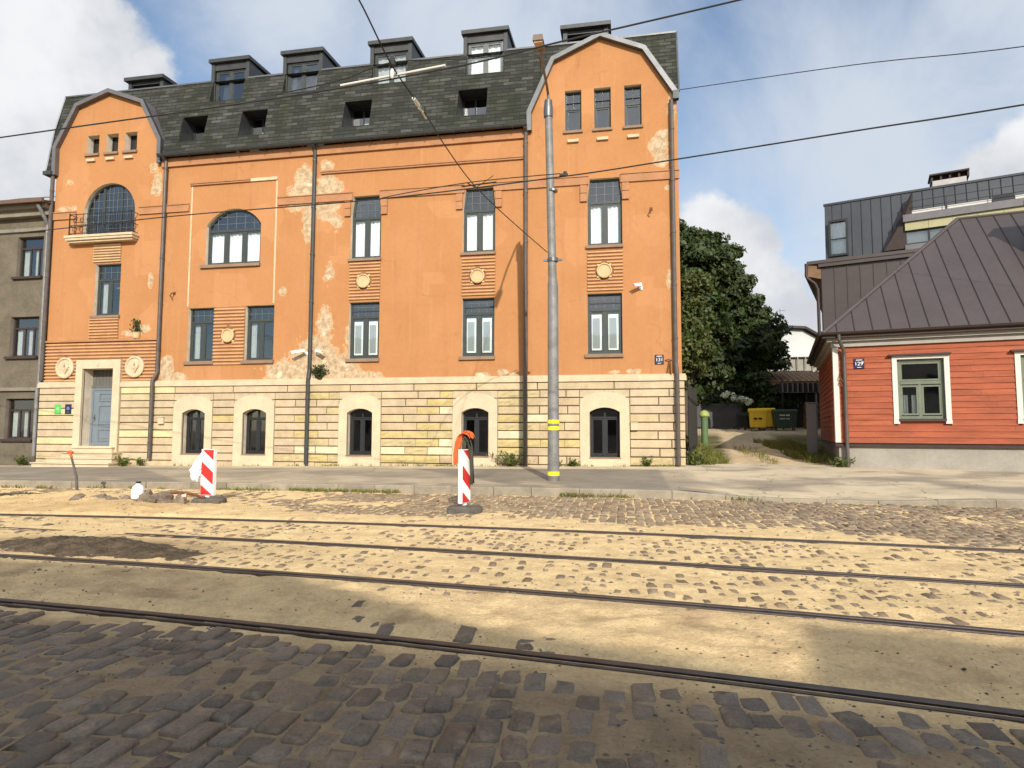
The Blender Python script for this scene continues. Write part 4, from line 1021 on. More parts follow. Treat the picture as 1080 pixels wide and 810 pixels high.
# gambrel gable roofs: fascia plus the little roof running back into the mansard
def gable_roof(pts, nm):
    n = len(pts); mb = MB()
    def off(d):
        out = []
        for i in range(n):
            a = Vector(pts[max(i-1, 0)]); b = Vector(pts[i]); c_ = Vector(pts[min(i+1, n-1)]); t = ((b-a).normalized() if i else (c_-b).normalized())+((c_-b).normalized() if i < n-1 else (b-a).normalized())
            t.normalize(); nn = Vector((t.y, -t.x)); k = 1/max(.75, nn.dot(Vector(((c_-b) if i < n-1 else (b-a)).normalized().yx)*0+nn)) ; out.append(b+nn*d*k)
        return out
    o1 = off(.06); i1 = off(-.11)
    for y0, y1, oo, ii in ((-.20, -.02, o1, i1),):
        for i in range(n-1):
            A, B, C_, D = o1[i], o1[i+1], i1[i+1], i1[i]
            V = [(A.x, y0, A.y), (B.x, y0, B.y), (C_.x, y0, C_.y), (D.x, y0, D.y), (A.x, y1, A.y), (B.x, y1, B.y), (C_.x, y1, C_.y), (D.x, y1, D.y)]
            mb.add(V, [(0, 1, 2, 3), (0, 4, 5, 1), (3, 2, 6, 7), (0, 3, 7, 4), (1, 5, 6, 2)])
    for i in range(n-1):
        A, B = o1[i], o1[i+1]; mb.poly([(A.x, -.19, A.y), (B.x, -.19, B.y), (B.x, 1.4, B.y), (A.x, 1.4, A.y)])
    mb.build('gable_verge', M[nm], RF)
gable_roof([(1.93, 13.45), (.84, 15.22), (-.72, 15.9), (-2.46, 15.15), (-3.34, 13.2), (-3.33, 12.5)], 'zincpale')
gable_roof([(-18.55, 12.45), (-18.57, 13.45), (-19.47, 15.15), (-21.12, 15.78), (-22.66, 15.28), (-23.62, 13.5), (-23.6, 12.3)], 'zincbrown')
# gutter + downpipes
mb = MB(); n = 9; V = []
for x in (-18.5, -3.38):
    for k in range(n): a = math.pi*k/(n-1); V.append((x, -.30+.105*math.cos(a), 12.70-.105*math.sin(a)))
mb.add(V, [(k, k+1, n+k+1, n+k) for k in range(n-1)]); mb.tube([(-18.5, -.405, 12.70), (-3.38, -.405, 12.70)], .016, 6)
x = -18.2
while x < -3.5: mb.box(x-.012, x+.012, -.42, -.1, 12.575, 12.60); x += 1.1
mb.tube([(-18.5, -.2, 12.71), (-3.38, -.2, 12.71)], .035, 6)
mb.build('gutter', M['zincdark'], OB)
for bb in ((-23.98, -23.6, -.3, .2, 12.28, 12.44), (1.8, 2.0, -.22, -.02, 13.2, 13.5)): mb = MB(); mb.box(*bb); mb.build('eaves_box', M['zincdark'], OB)
def downpipe(par, x, z1, z0, xo=0., y=-.11, mat='pipe', jog=3.62, top=None, yl=-.2):
    mb = MB()
    pts = ([top] if top else [])+[(x, y, z1), (x, y, jog+.25), (x+xo, yl, jog-.1), (x+xo, yl, z0)]
    mb.tube(pts, .075, 10)
    for z in np.arange(z0+.6, z1, 1.85): mb.tube([(x if z > jog else x+xo, y if z > jog else yl, z), (x if z > jog else x+xo, y if z > jog else yl, z+.06)], .088, 10)
    return mb.build('downpipe', M[mat], par, smooth=False)
downpipe(OB, -18.27, 12.5, .45, -.12, top=(-18.3, -.28, 12.62)); downpipe(OB, -11.74, 12.45, .3, 0, mat='zincdark', top=(-11.74, -.3, 12.6)); downpipe(OB, -3.44, 12.45, .35, 0, top=(-3.44, -.3, 12.6)); downpipe(OB, 1.74, 13.2, .42, .03)
downpipe(OB, -23.66, 12.3, 3.6, 0, jog=3.8, yl=-.12)
# rooms behind the glass
mb = MB()
for z in (.5, 3.7, 7.7, 11.9): mb.box(-23.3, 1.7, .45, 3.4, z-.25, z)
mb.box(-23.3, 1.7, 3.4, 3.5, .2, 15.5)
for x in (-18.4, -11.7, -3.5): mb.box(x-.1, x+.1, .45, 3.39, .2, 12.)
mb.build('room_interior', M['room'], OB)

# fixtures on the front
def text_mesh(s, size, M4, mat, name, parent):
    cu = bpy.data.curves.new('letters', 'FONT'); cu.body = s; cu.size = size; cu.align_x = 'CENTER'; cu.align_y = 'CENTER'; cu.extrude = .002
    o = bpy.data.objects.new('letters', cu); COL.objects.link(o); dg = bpy.context.evaluated_depsgraph_get()
    me = bpy.data.meshes.new_from_object(o.evaluated_get(dg)); bpy.data.objects.remove(o); me.transform(M4); me.materials.clear(); me.materials.append(mat)
    r = bpy.data.objects.new(name, me); COL.objects.link(r); r.parent = parent; OFF[r] = OFF[parent]; return r
def number_sign(label, loc, rz, num, sup=None):
    t = thing('house_number_sign', label, 'sign', loc, rz, off=(0, 0, 0))
    mb = MB(); mb.bbox(-.15, .15, -.02, .0, -.165, .165, .006); mb.build('plate', M['navy'], t)
    m4 = Matrix.Translation((-.012 if sup else 0, -.024, -.01)) @ Matrix.Rotation(R(90), 4, 'X')
    text_mesh(num, .17, m4, M['white'], 'number', t)
    if sup: text_mesh(sup, .08, Matrix.Translation((.115, -.024, .045)) @ Matrix.Rotation(R(90), 4, 'X'), M['white'], 'number', t)
    for bb in ((-.09, .09, -.023, -.02, .105, .125), (-.06, .06, -.023, -.02, -.135, -.12)): q = MB(); q.box(*bb); q.build('lettering_line', M['white'], t)
    return t
number_sign('small navy house number plate reading 131 on the orange wall', (1.2, -.01, 4.03), 0, '131')
def plaque(label, x, mat, mark, shape):
    t = thing('wall_plaque', label, 'sign', (x, -.075, 2.42), 0, off=(0, 0, 0)); mb = MB(); mb.bbox(-.15, .15, -.015, 0, -.2, .2, .005); mb.build('plate', M[mat], t)
    q = MB()
    if shape == 'tree': q.prism([(-.07, -.02), (.07, -.02), (0, .11)], -.019, -.015); q.box(-.055, .055, -.019, -.015, -.13, -.11)
    else: q.prism([(.075*math.cos(2*math.pi*k/16), .03+.075*math.sin(2*math.pi*k/16)) for k in range(16)], -.019, -.015); q.box(-.06, .06, -.019, -.015, -.13, -.11)
    q.build('emblem', M[mark], t)
plaque('green wall plaque left of the entrance door', -22.81, 'signgreen', 'signlite', 'tree')
plaque('navy wall plaque between the green plaque and the entrance door', -22.32, 'navy', 'signblue', 'disc')
def cctv(label, x, z, dirx, ln=.42):
    t = thing('security_camera', label, 'camera', (x, 0, z), 0, off=(0, 0, 0))
    mb = MB(); mb.box(-.05, .05, -.03, 0, -.06, .06); mb.tube([(0, -.02, 0), (0, -.12, .0), (dirx*.04, -.2, .03)], .022, 8); mb.build('bracket', M['white'], t)
    mb = MB(); T = Matrix.Translation((dirx*.05, -.22, .07)) @ Matrix.Rotation(dirx*R(12), 4, 'Y') @ Matrix.Rotation(-dirx*R(28), 4, 'Z')
    mb.box(-.06 if dirx > 0 else -ln, ln if dirx > 0 else .06, -.045, .045, -.04, .04, T=T); mb.box(-.07 if dirx > 0 else -ln-.05, ln+.05 if dirx > 0 else .07, -.055, .055, .041, .055, T=T); mb.build('housing', M['white'], t)
    return t
cctv('white security camera left of the downpipe, pointing left', -11.92, 4.5, -1)
cctv('white security camera right of the downpipe, pointing right', -11.45, 4.5, 1, .34)
cctv('small white security camera at right of the right gable window', .62, 6.55, -1, .22)
t = thing('wall_box', 'small cream box on the stone plinth beside the rightmost basement window', 'box', (.32, -.065, 1.74), 0, off=(0, 0, 0)); mb = MB(); mb.bbox(-.12, .12, -.13, 0, -.14, .12, .012); mb.build('box_cover', M['surround'], t); q = MB(); q.box(-.13, .13, -.15, .002, .121, .14); q.build('lid', M['surround'], t)
t = thing('wall_box', 'small cream box on the stone plinth just right of the leftmost downpipe', 'box', (-17.98, -.065, 1.95), 0, off=(0, 0, 0)); mb = MB(); mb.bbox(-.12, .12, -.12, 0, -.14, .12, .012); mb.build('box_cover', M['surround'], t); q = MB(); q.box(-.13, .13, -.14, .002, .121, .14); q.build('lid', M['surround'], t)
mb = MB(); mb.tube([(1.40, -.02, 4.0), (1.5, -.10, 4.02), (1.62, -.02, 4.0)], .016, 6); mb.tube([(1.55, -.09, 4.0), (1.47, -.10, 3.6), (1.58, -.08, 3.48), (1.57, -.08, 3.95)], .022, 6); single(mb, 'flag_holder', M['rust'], 'rusty iron flag holder right of the 131 plate', 'bracket', (1.5, 0, 3.9))
for (x, z, l) in ((-17.72, 7.05, 'rusty iron hook on the orange wall right of the leftmost downpipe'), (1.0, 9.35, 'rusty iron hook on the right gable wall high beside the downpipe')):
    mb = MB(); mb.box(x-.05, x+.05, -.02, .01, z-.06, z+.06); mb.tube([(x, -.02, z), (x, -.16, z-.02), (x-.06, -.18, z-.12), (x-.02, -.14, z-.2)], .025, 6); single(mb, 'wall_hook', M['rust'], l, 'hook', (x, 0, z))

# ================================================================== GREY NEIGHBOUR AT THE LEFT
GB = thing('stucco_house', 'grey-brown stuccoed house cut off by the left edge of the photo', 'house', (-30, .15, .1))
mb = MB(); holes = [op_rect(-25.5, -24.2, 8.06, 9.8), op_rect(-25.62, -24.2, 4.65, 6.35), op_rect(-25.62, -24.22, 1.19, 2.88)]
for k in range(1, 4):
    holes += [[(x-2.6*k, z) for x, z in h] for h in holes[:3]]
pierced(mb, [(-37, -.1), (-23.66, -.1), (-23.66, 11.2), (-37, 11.2)], holes, lambda x, z: .14, .3)
for x in (-37, -23.66): mb.poly([(x, .14, -.1), (x, 11, -.1), (x, 11, 11.2), (x, .14, 11.2)])
mb.poly([(-37, 11, -.1), (-23.66, 11, -.1), (-23.66, 11, 11.2), (-37, 11, 11.2)])
mb.build('wall', [M['greystucco'], M['greytrim']], GB)
mb = MB(); mb.box(-37, -23.7, -.35, .14, 10.85, 11.05); mb.box(-37, -23.7, -.15, .135, 10.6, 10.855); mb.build('cornice', M['greytrim'], GB)
for bb in ((-37, -23.7, .04, .138, 10.0, 10.14), (-37, -23.72, .02, .138, 3.2, 3.34)): mb = MB(); mb.box(*bb); mb.build('string_course', M['greytrim'], GB)
mb = MB(); mb.poly([(-37.2, -.55, 11.08), (-23.6, -.55, 11.08), (-23.6, 5.5, 12.6), (-37.2, 5.5, 12.6)]); mb.poly([(-37.2, 5.5, 12.6), (-23.6, 5.5, 12.6), (-23.6, 11.5, 11.1), (-37.2, 11.5, 11.1)]); mb.box(-37.2, -23.6, -.62, -.5, 11.0, 11.16); mb.poly([(-37.2, -.52, 11.055), (-23.6, -.52, 11.055), (-23.6, .2, 11.055), (-37.2, .2, 11.055)]); mb.poly([(-23.62, -.5, 11.06), (-23.62, 11.5, 11.06), (-23.62, 5.5, 12.55)]); mb.build('roof', M['rustroof'], GB)
for h in holes:
    a, b = h[0][0], h[1][0]; z0, z1 = h[0][1], h[2][1]; zt = z1-.48
    window(GB, h, .30, .07, [(a+(b-a)*.40, .06, None, zt), (a+(b-a)*.72, .06, None, zt)], [(zt, .07)], matf='boarddark', curtain=[(a+.1, a+.36, z0+.1, zt-.05), (a+.64, a+.82, z0+.1, zt-.05)], sill=None, cmat='curtain2')
    s_ = MB(); s_.box(a-.12, b+.06, .02, .2, z0-.1, z0-.002); s_.build('window_sill', M['boarddark'], GB)
mb = MB(); mb.tube([(-23.95, -.45, 10.95), (-23.9, -.1, 10.4), (-23.9, .02, 10.2), (-23.9, .02, 3.5), (-23.92, -.02, 3.3), (-23.92, -.02, .5)], .075, 10); mb.build('downpipe', M['galv'], GB)
mb = MB(); mb.box(-36.5, -24, 3.2, 3.3, .2, 11); [mb.box(-36.5, -24, .5, 3.19, z-.2, z) for z in (.6, 3.9, 7.4)]; mb.build('room_interior', M['room'], GB)
mb = MB(); mb.box(-24.5, -24.3, 2, 2.2, 11.4, 12.1); mb.tube([(-24.4, 2.1, 12.1), (-24.4, 2.1, 12.4)], .02); mb.box(-24.75, -24.05, 2.05, 2.15, 12.1, 12.16); mb.build('roof_vent', M['iron'], GB)

# ================================================================== RED WOODEN HOUSE
CR = (6.95, .46, .3)
RH = thing('wooden_house', 'low red-orange weatherboarded house with brown hipped metal roof at the right', 'house', CR, R(-13), off=(0, 0, .3))
UW, VD = 9.0, 9.0
wins = [(1.79, 3.07), (5.02, 6.3)]
mb = MB()
pierced(mb, [(0.06, 1.11), (UW, 1.11), (UW, 4.7), (0.06, 4.7)], [op_rect(a, b, 1.98, 3.9) for a, b in wins], lambda x, z: .04, .16)
mb.poly([(.06, .04, 1.11), (.06, VD, 1.11), (.06, VD, 4.7), (.06, .04, 4.7)]); mb.poly([(UW, .04, .9), (UW, VD, .9), (UW, VD, 4.7), (UW, .04, 4.7)]); mb.poly([(.06, VD, .9), (UW, VD, .9), (UW, VD, 4.7), (.06, VD, 4.7)])
rs = random.Random(4)
def boards(a0, a1, fix, ex, front=True):
    z = 1.2; k = 0
    while z < 4.38:
        z1 = min(z+.188, 4.42)
        e = [(a-.13, b+.13) for a, b in ex if z1 > 1.93 and z < 3.99]
        for s0, s1 in cut(a0, a1, e):
            cuts = [s0]
            if s1-s0 > 1.2 and rs.random() < .45: cuts.append(rs.uniform(s0+.3, s1-.3))
            cuts.append(s1)
            for a, b in zip(cuts[:-1], cuts[1:]):
                g = rs.uniform(.93, 1.06); c = (g, g*rs.uniform(.96, 1.04), g)
                V = [(a+.002, -.028, z), (b-.002, -.028, z), (b-.002, -.004, z1), (a+.002, -.004, z1), (a+.002, .045, z), (b-.002, .045, z), (b-.002, .045, z1), (a+.002, .045, z1)]
                if not front: V = [(y_, x_, z_) for x_, y_, z_ in V]
                mb.add(V, [(0, 1, 2, 3), (0, 4, 5, 1), (1, 5, 6, 2), (0, 3, 7, 4), (3, 2, 6, 7)], 0, c)
        z = z1
boards(.0, UW, 0, wins); boards(.12, VD, 0, [], False)
mb.build('weatherboard_wall', [M['board'], M['boarddark']], RH)
mb = MB(); mb.box(.05, UW, .05, VD, -.4, 1.1); mb.build('foundation', M['found'], RH)
mb = MB(); mb.add([(-.02, -.07, 1.09), (UW, -.07, 1.09), (UW, .05, 1.19), (-.02, .05, 1.19), (-.02, -.07, 1.13), (UW, -.07, 1.13), (UW, .04, 1.2), (-.02, .04, 1.2)], [(0, 1, 5, 4), (4, 5, 6, 7), (0, 3, 2, 1), (0, 4, 7, 3)]); mb.box(-.06, .05, -.05, VD, 1.10, 1.18); mb.build('drip_board', M['boarddark'], RH)
mb = MB(); mb.box(-.05, .11, -.05, .06, 1.21, 4.4); mb.box(-.06, -.02, -.03, .14, 1.21, 4.4); mb.build('corner_board', M['housewhite'], RH)
mb = MB(); mb.box(-.10, UW, -.10, .02, 4.38, 4.55); mb.box(-.22, UW, -.22, .02, 4.552, 4.66); mb.box(-.10, .0, .02, VD, 4.38, 4.55); mb.box(-.22, 0, .02, VD, 4.552, 4.66); mb.build('eaves_moulding', M['corncream'], RH)
mb = MB(); mb.box(-.37, UW, -.37, .0, 4.662, 4.74); mb.box(-.37, 0, 0, VD+.4, 4.662, 4.74); mb.build('eaves_soffit', M['boarddark'], RH)
ap = 5.05; ez, az = 4.82, 9.65
mb = MB(); e = .36; U1 = UW+.5; V1 = VD+.0
A = (-e, -e, ez); B = (U1, -e, ez); C_ = (U1, ap-e, az); D = (ap-e, ap-e, az); E_ = (-e, 2*ap-e, ez); F_ = (U1, 2*ap-e, ez)
mb.poly([A, B, C_, D]); mb.poly([E_, A, D]); mb.poly([F_, E_, D, C_]); mb.poly([B, F_, C_])
def rib(p, q, w=.028): mb.tube([p, q], w, 4)
u = -e+.45
while u < U1:
    k = min(u+e, ap); 
    mb.tube([(u, -e, ez+.02), (u, -e+k, ez+(az-ez)*k/ap+.02)], .02, 4); u += .52
v = -e+.45
while v < 2*ap-e:
    k = min(v+e, 2*ap-e-v); mb.tube([(-e, v, ez+.02), (-e+k, v, ez+(az-ez)*k/ap+.02)], .02, 4); v += .52
mb.tube([A, D], .075, 6); mb.tube([D, C_], .07, 6); mb.tube([E_, D], .07, 6)
r_ = mb.build('hipped_roof', M['seam'], RH)
mb = MB(); mb.box(6.3, 7.0, 2.2, 2.9, 6.5, 9.4); mb.box(6.22, 7.08, 2.12, 2.98, 9.401, 9.55); mb.build('chimney', M['brick'], r_)  # unseen chimney, added to throw a shadow across the roof
mb = MB(); n = 8; V = []
for x in (-.42, U1):
    for k in range(n): a = math.pi*k/(n-1); V.append((x, -.43+.08*math.cos(a), 4.83-.08*math.sin(a)))
mb.add(V, [(k, k+1, n+k+1, n+k) for k in range(n-1)]); mb.tube([(-.42, -.51, 4.83), (U1, -.51, 4.83)], .014, 6); mb.box(-.45, U1, -.37, -.31, 4.74, 4.86)
V = []
for y in (-.45, VD+.4):
    for k in range(n): a = math.pi*k/(n-1); V.append((-.43+.08*math.cos(a), y, 4.83-.08*math.sin(a)))
mb.add(V, [(k, k+1, n+k+1, n+k) for k in range(n-1)]); mb.build('gutter', M['boarddark'], RH)
mb = MB(); mb.tube([(.12, -.43, 4.76), (.12, -.42, 4.6), (.26, -.2, 4.28), (.28, -.12, 4.1), (.28, -.12, .45), (.28, -.2, .33)], .058, 10); [mb.tube([(.28, -.12, z), (.28, -.12, z+.04)], .068, 10) for z in (1.5, 2.9, 4.05)]; mb.build('downpipe', M['pipe'], RH)
for a, b in wins:
    f = window(RH, op_rect(a, b, 1.98, 3.9), .07, .09, [((a+b)/2-.02, .09, None, 3.12)], [(3.14, .10)], matf='greenframe', sash=[(a+.09, (a+b)/2-.06, 2.1, 3.06), ((a+b)/2+.03, b-.09, 2.1, 3.06), (a+.09, b-.09, 3.2, 3.8)], curtain=[(a+.15, a+.3, 2.1, 2.75), (a+.4, a+.55, 2.1, 2.75)])
    mb = MB(); mb.box(a-.14, a, -.05, .03, 1.86, 4.0); mb.box(b, b+.14, -.05, .03, 1.86, 4.0); mb.box(a, b, -.05, .03, 3.9, 4.0); mb.box(a-.15, a+.02, -.06, .0, 1.82, 1.93); mb.box(b-.02, b+.15, -.06, .0, 1.82, 1.93); mb.build('casing', M['housewhite'], f)
    mb = MB(); mb.box(a-.24, b+.18, -.16, .02, 4.005, 4.06); mb.box(a-.0, b+.0, -.08, .03, 1.90, 1.98); mb.build('hood', M['boarddark'], f)
mb = MB(); mb.box(.4, UW-.3, 2.5, 2.6, .9, 4.6); mb.box(.4, UW-.3, .3, 2.5, 1.05, 1.1); mb.build('room_interior', M['room'], RH)
rot = Matrix.Rotation(R(-13), 4, 'Z')
w_ = Vector(CR[:2]+(0,))+rot @ Vector((.72, -.035, 0))
number_sign('small navy house number plate reading 129 on the red boards', (w_.x, w_.y, 3.81), R(-13), '129', 'A')
w_ = Vector(CR[:2]+(0,))+rot @ Vector((.14, -.05, 0))
mb = MB(); X, Y = w_.x, w_.y; mb.tube([(X, Y, 3.5), (X-.03, Y-.1, 3.35), (X+.06, Y-.1, 3.2)], .018, 6); mb.tube([(X, Y, 3.28), (X-.02, Y-.1, 3.2), (X+.05, Y-.1, 3.05), (X+.05, Y-.02, 3.0)], .018, 6); single(mb, 'wall_hook', M['rust'], 'rusty iron hook on the red house between corner board and downpipe', 'hook', (X, Y, 3.2))

# ================================================================== MODERN BUILDING BEHIND THE RED HOUSE
MBD = thing('modern_building', 'dark modern building clad in standing-seam metal rising behind the red house', 'building', (9.74, 11, .8), R(-20), off=(0, 0, .8))
mb = MB(); mb.box(0, 10, 0, 11, .5, 9.72)
x = .02
while x < 10: mb.box(x, x+.03, -.035, .0, 1, 9.72); x += .56
y = .1
while y < 11: mb.box(-.035, 0, y, y+.03, 1, 9.72); y += .56
mb.build('clad_wall', M['seam'], MBD)
mb = MB(); mb.box(-.62, 10, -.2, 11, 9.9, 10.06); mb.box(-.1, 10, -.16, 0, 9.721, 9.899); mb.build('roof_edge', M['seam'], MBD)
mb = MB(); mb.add([(-.58, -.15, 9.3), (0, -.02, 9.15), (0, 11, 9.15), (-.58, 11, 9.3), (-.6, -.15, 9.9), (0, -.02, 9.9), (0, 11, 9.9), (-.6, 11, 9.9)], [(0, 3, 2, 1), (0, 1, 5, 4), (0, 4, 7, 3)]); mb.build('eaves_soffit', pm('stained_soffit_boards', (.16, .09, .045), .7, .2, 3), MBD)
mb = MB(); mb.tube([(-.63, -.2, 9.95), (-.66, -.2, 9.35), (-.6, -.2, 9.2), (-.28, -.18, 8.9), (-.16, -.12, 8.6), (-.16, -.12, .8)], .075, 8); mb.box(-.72, -.6, -.25, 11, 9.3, 9.95); mb.build('downpipe', M['boarddark'], MBD)
zy = lambda z: .5+(z-10.1)*.16
mb = MB(); pierced(mb, [(.2, 10.06), (10, 10.06), (10, 13.15), (.2, 13.15)], [op_rect(.41, 1.18, 10.38, 12.13)], lambda x, z: zy(z), .25)
mb.poly([(.2, zy(10.06), 10.06), (.2, zy(13.15), 13.15), (.2, 10.5, 13.15), (.2, 10.5, 10.06)]); mb.poly([(.2, zy(13.15), 13.15), (10, zy(13.15), 13.15), (10, 10.5, 13.15), (.2, 10.5, 13.15)]); mb.poly([(.2, 10.5, 13.15), (10, 10.5, 13.15), (10, 10.5, 10), (.2, 10.5, 10)])
x = .55
while x < 9.9:
    for a, b in cut(10.06, 13.12, [(10.33, 12.18)] if .36 < x < 1.22 else []): mb.tube([(x, zy(a)-.012, a), (x, zy(b)-.012, b)], .022, 4)
    x += .43
mb.box(.15, 10, zy(13.15)-.05, zy(13.15)+.15, 13.14, 13.24)
mans = mb.build('zinc_mansard', [M['seamgrey'], M['frame2']], MBD)
mb = MB(); p = op_rect(.41, 1.18, 10.38, 12.13); mb.ring([(a-.05, b-.05 if b < 11 else b+.05) for a, b in [(p[0][0], p[0][1]), (p[1][0]+.1, p[1][1]), (p[2][0]+.1, p[2][1]), p[3]]], inset(p, .05), zy(11)-.2, zy(11)+.02); mb.box(.45, 1.14, zy(11)-.06, zy(11)-.02, 11.2, 11.26); wf = mb.build('window', M['frame2'], MBD)
mb = MB(); mb.poly([(a, zy(11)-.02, b) for a, b in p]); mb.build('pane', M['glass'], wf)
mb = MB(); n = 14; V = []
for i in range(n+1):
    for z in (10.42, 12.1): V.append((.44+.72*i/n, zy(11)+.12+.03*math.sin(i*1.9), z))
mb.add(V, [(2*i, 2*i+2, 2*i+3, 2*i+1) for i in range(n)]); mb.build('curtain', M['curtain'], wf, smooth=True)
mb = MB(); mb.add([(2.74, .15, 10.2), (3.6, .1, 10.2), (3.62, .1, 11.72), (4.0, .4, 12.9), (3.92, .5, 12.9), (2.74, .7, 10.2), (3.7, .7, 10.2), (4.05, 1., 12.9)], [(0, 1, 2, 3, 4), (0, 4, 7, 5), (1, 6, 7, 3, 2)]); mb.build('sloped_cheek', M['boarddark'], MBD)
mb = MB(); mb.box(3.55, 10, -.1, 1.2, 11.42, 11.76); mb.box(3.6, 10, .05, 1.1, 10.07, 10.35); mb.build('terrace_parapet', M['zincbrown'], MBD)
mb = MB(); [mb.box(3.62+i*.93, 3.62+i*.93+.92, .0, .9, 11.02, 11.418) for i in range(7)]; mb.build('olive_panel', M['olive'], MBD)
mb = MB(); mb.box(3.62, 10, .12, .17, 10.35, 10.42); mb.box(3.62, 10, .12, .17, 10.95, 11.018); [mb.box(3.62+i*.93-.04, 3.62+i*.93+.04, .115, .175, 10.36, 11.0) for i in range(7)]; wf = mb.build('ribbon_window', M['frame2'], MBD)
mb = MB(); mb.poly([(3.65, .15, 10.4), (10, .15, 10.4), (10, .15, 10.98), (3.65, .15, 10.98)]); mb.build('pane', M['glass'], wf)
mb = MB(); mb.box(3.7, 10, .35, .4, 10.38, 11.0); mb.build('blind', M['curtain'], wf)
mb = MB(); [mb.box(a, b, .55, .6, 11.85, 12.1) for a, b in ((3.95, 5.25), (5.35, 7.0), (7.85, 9.9))]; mb.build('white_board', M['housewhite'], MBD)
mb = MB(); mb.box(7.05, 7.8, .5, .62, 11.9, 12.22); mb.build('dark_vent', M['frame2'], MBD)
mb = MB(); [mb.tube([(3.75, .35, z), (10, .35, z)], .014, 6) for z in (12.18, 12.5)]; [mb.tube([(x, .35, 11.7), (x, .35, 12.52)], .018, 6) for x in (3.75, 5.3, 7.02, 8.7, 9.9)]; mb.build('terrace_railing', M['iron'], MBD)
mb = MB(); mb.box(4.9, 6.25, 1.6, 2.6, 13.1, 13.72); mb.build('chimney', M['brick'], MBD)
mb = MB(); mb.box(4.78, 6.37, 1.5, 2.7, 13.98, 14.05); [mb.box(4.85+i*.36, 4.93+i*.36, 1.62, 2.58, 13.721, 13.98) for i in range(5)]; mb.box(4.9, 6.25, 1.9, 2.3, 13.721, 13.97); mb.build('chimney_cap', M['boarddark'], MBD)

# ================================================================== THINGS AT THE END OF THE ALLEY
WH = thing('white_house', 'white house with dark low-pitched roof far behind the alley', 'house', (14, 36, 2))
mb = MB(); mb.poly([(9, 33, 1.5), (14.6, 33, 1.5), (14.6, 33, 9.95), (9, 33, 10.4)]); mb.poly([(14.6, 33, 1.5), (20, 36, 1.5), (20, 36, 7.6), (14.6, 33, 9.95)]); mb.poly([(9, 33, 1.5), (9, 42, 1.5), (9, 42, 10.4), (9, 33, 10.4)]); mb.poly([(9, 42, 1.5), (20, 42, 1.5), (20, 42, 8), (9, 42, 10)]); mb.build('wall', M['whitewall'], WH)
mb = MB(); mb.add([(8.6, 32.5, 10.42), (14.8, 32.6, 10.0), (20.4, 35.7, 7.5), (20.4, 42.5, 7.6), (14.8, 42.5, 10.), (8.6, 42.5, 10.5), (8.6, 32.5, 10.62), (14.8, 32.6, 10.2), (20.4, 35.7, 7.7), (20.4, 42.5, 7.8), (14.8, 42.5, 10.2), (8.6, 42.5, 10.7)], [(0, 1, 7, 6), (1, 2, 8, 7), (6, 7, 10, 11), (7, 8, 9, 10), (0, 5, 4, 1), (1, 4, 3, 2)]); rf = mb.build('roof', M['boarddark'], WH)
mb = MB(); mb.box(13.1, 13.7, 34, 34.6, 10, 10.95); mb.build('chimney', M['brick'], rf)
mb = MB(); mb.tube([(13.2, 34.2, 10.9), (13.2, 34.2, 12.0)], .02, 5); mb.tube([(12.9, 34.2, 11.8), (13.6, 34.2, 11.85)], .015, 5); mb.build('aerial', M['iron'], rf)
mb = MB(); mb.box(12.6, 13.35, 32.93, 33.02, 8.05, 8.95); mb.box(13.0, 13.04, 32.9, 32.94, 8.05, 8.95, 1); mb.build('window', [M['frame2'], M['housewhite']], WH)
mb = MB(); mb.box(11, 15.8, 32.2, 32.95, 7.6, 7.72); mb.build('balcony_slab', M['whitewall'], WH)
mb = MB(); [mb.tube([(11+.6*i, 32.25, 6.6), (11+.6*i, 32.25, 7.6)], .05, 5) for i in range(9)]; mb.box(11, 15.8, 32.5, 32.6, 6.5, 7.59); mb.build('balcony_posts', M['found'], WH)

t = thing('tiled_shed', 'shed with mossy rust-brown tiled roof at the end of the alley', 'shed', (11.4, 25, 1.8)); mb = MB(); mb.box(9.5, 14.5, 24.6, 27.5, 1.5, 4.98); mb.build('wall', M['darkwood'], t)
mb = MB(); V = []; nx, ny = 60, 12
for j in range(ny+1):
    for i in range(nx+1): xx = 9.1+5.6*i/nx; f = j/ny; V.append((xx, 24.2+3.6*f, 5.0+1.0*f+.045*math.sin(i*1.55)+.03*(1-(f*12) % 1)))
mb.add(V, [(j*(nx+1)+i, j*(nx+1)+i+1, (j+1)*(nx+1)+i+1, (j+1)*(nx+1)+i) for j in range(ny) for i in range(nx)]); mb.box(9.1, 14.7, 24.24, 24.32, 4.80, 5.06); mb.build('roof', M['tile'], t)
t = thing('carport', 'dark carport with ribbed sheet roof under the tiled shed', 'carport', (11.6, 22.8, 1.7)); mb = MB()
for i in range(18): mb.box(10.2+i*.16, 10.2+i*.16+.09, 22.2, 24.1, 4.15+.0*i, 4.75, 0 if i % 2 else 1)
mb.add([(10.2, 22.2, 4.1), (13.1, 22.2, 4.1), (13.1, 24.1, 4.8), (10.2, 24.1, 4.8)], [(0, 1, 2, 3)]); mb.build('sheet_roof', [M['greypanel'], M['darkwood']], t)
for x in (10.4, 11.9, 12.5): q = MB(); q.box(x-.05, x+.05, 22.25, 22.35, 1.6, 4.2); q.build('post', M['galv'] if x > 12 else M['darkwood'], t)
q = MB(); q.box(10.2, 13.2, 24.12, 24.2, 1.6, 4.7); q.build('back_wall', M['darkwood'], t)
t = thing('log_stack', 'stack of split firewood under the carport by the red house', 'firewood', (12.1, 22.9, 1.7)); mb = MB(); rs = random.Random(3)
for i in range(9):
    for j in range(11): r = .075; mb.tube([(11.95+i*.13+rs.uniform(-.02, .02), 22.75+rs.uniform(-.04, .04), 1.85+j*.15), (11.95+i*.13, 23.2, 1.85+j*.15)], r, 7)
mb.build('logs', M['tile'], t)
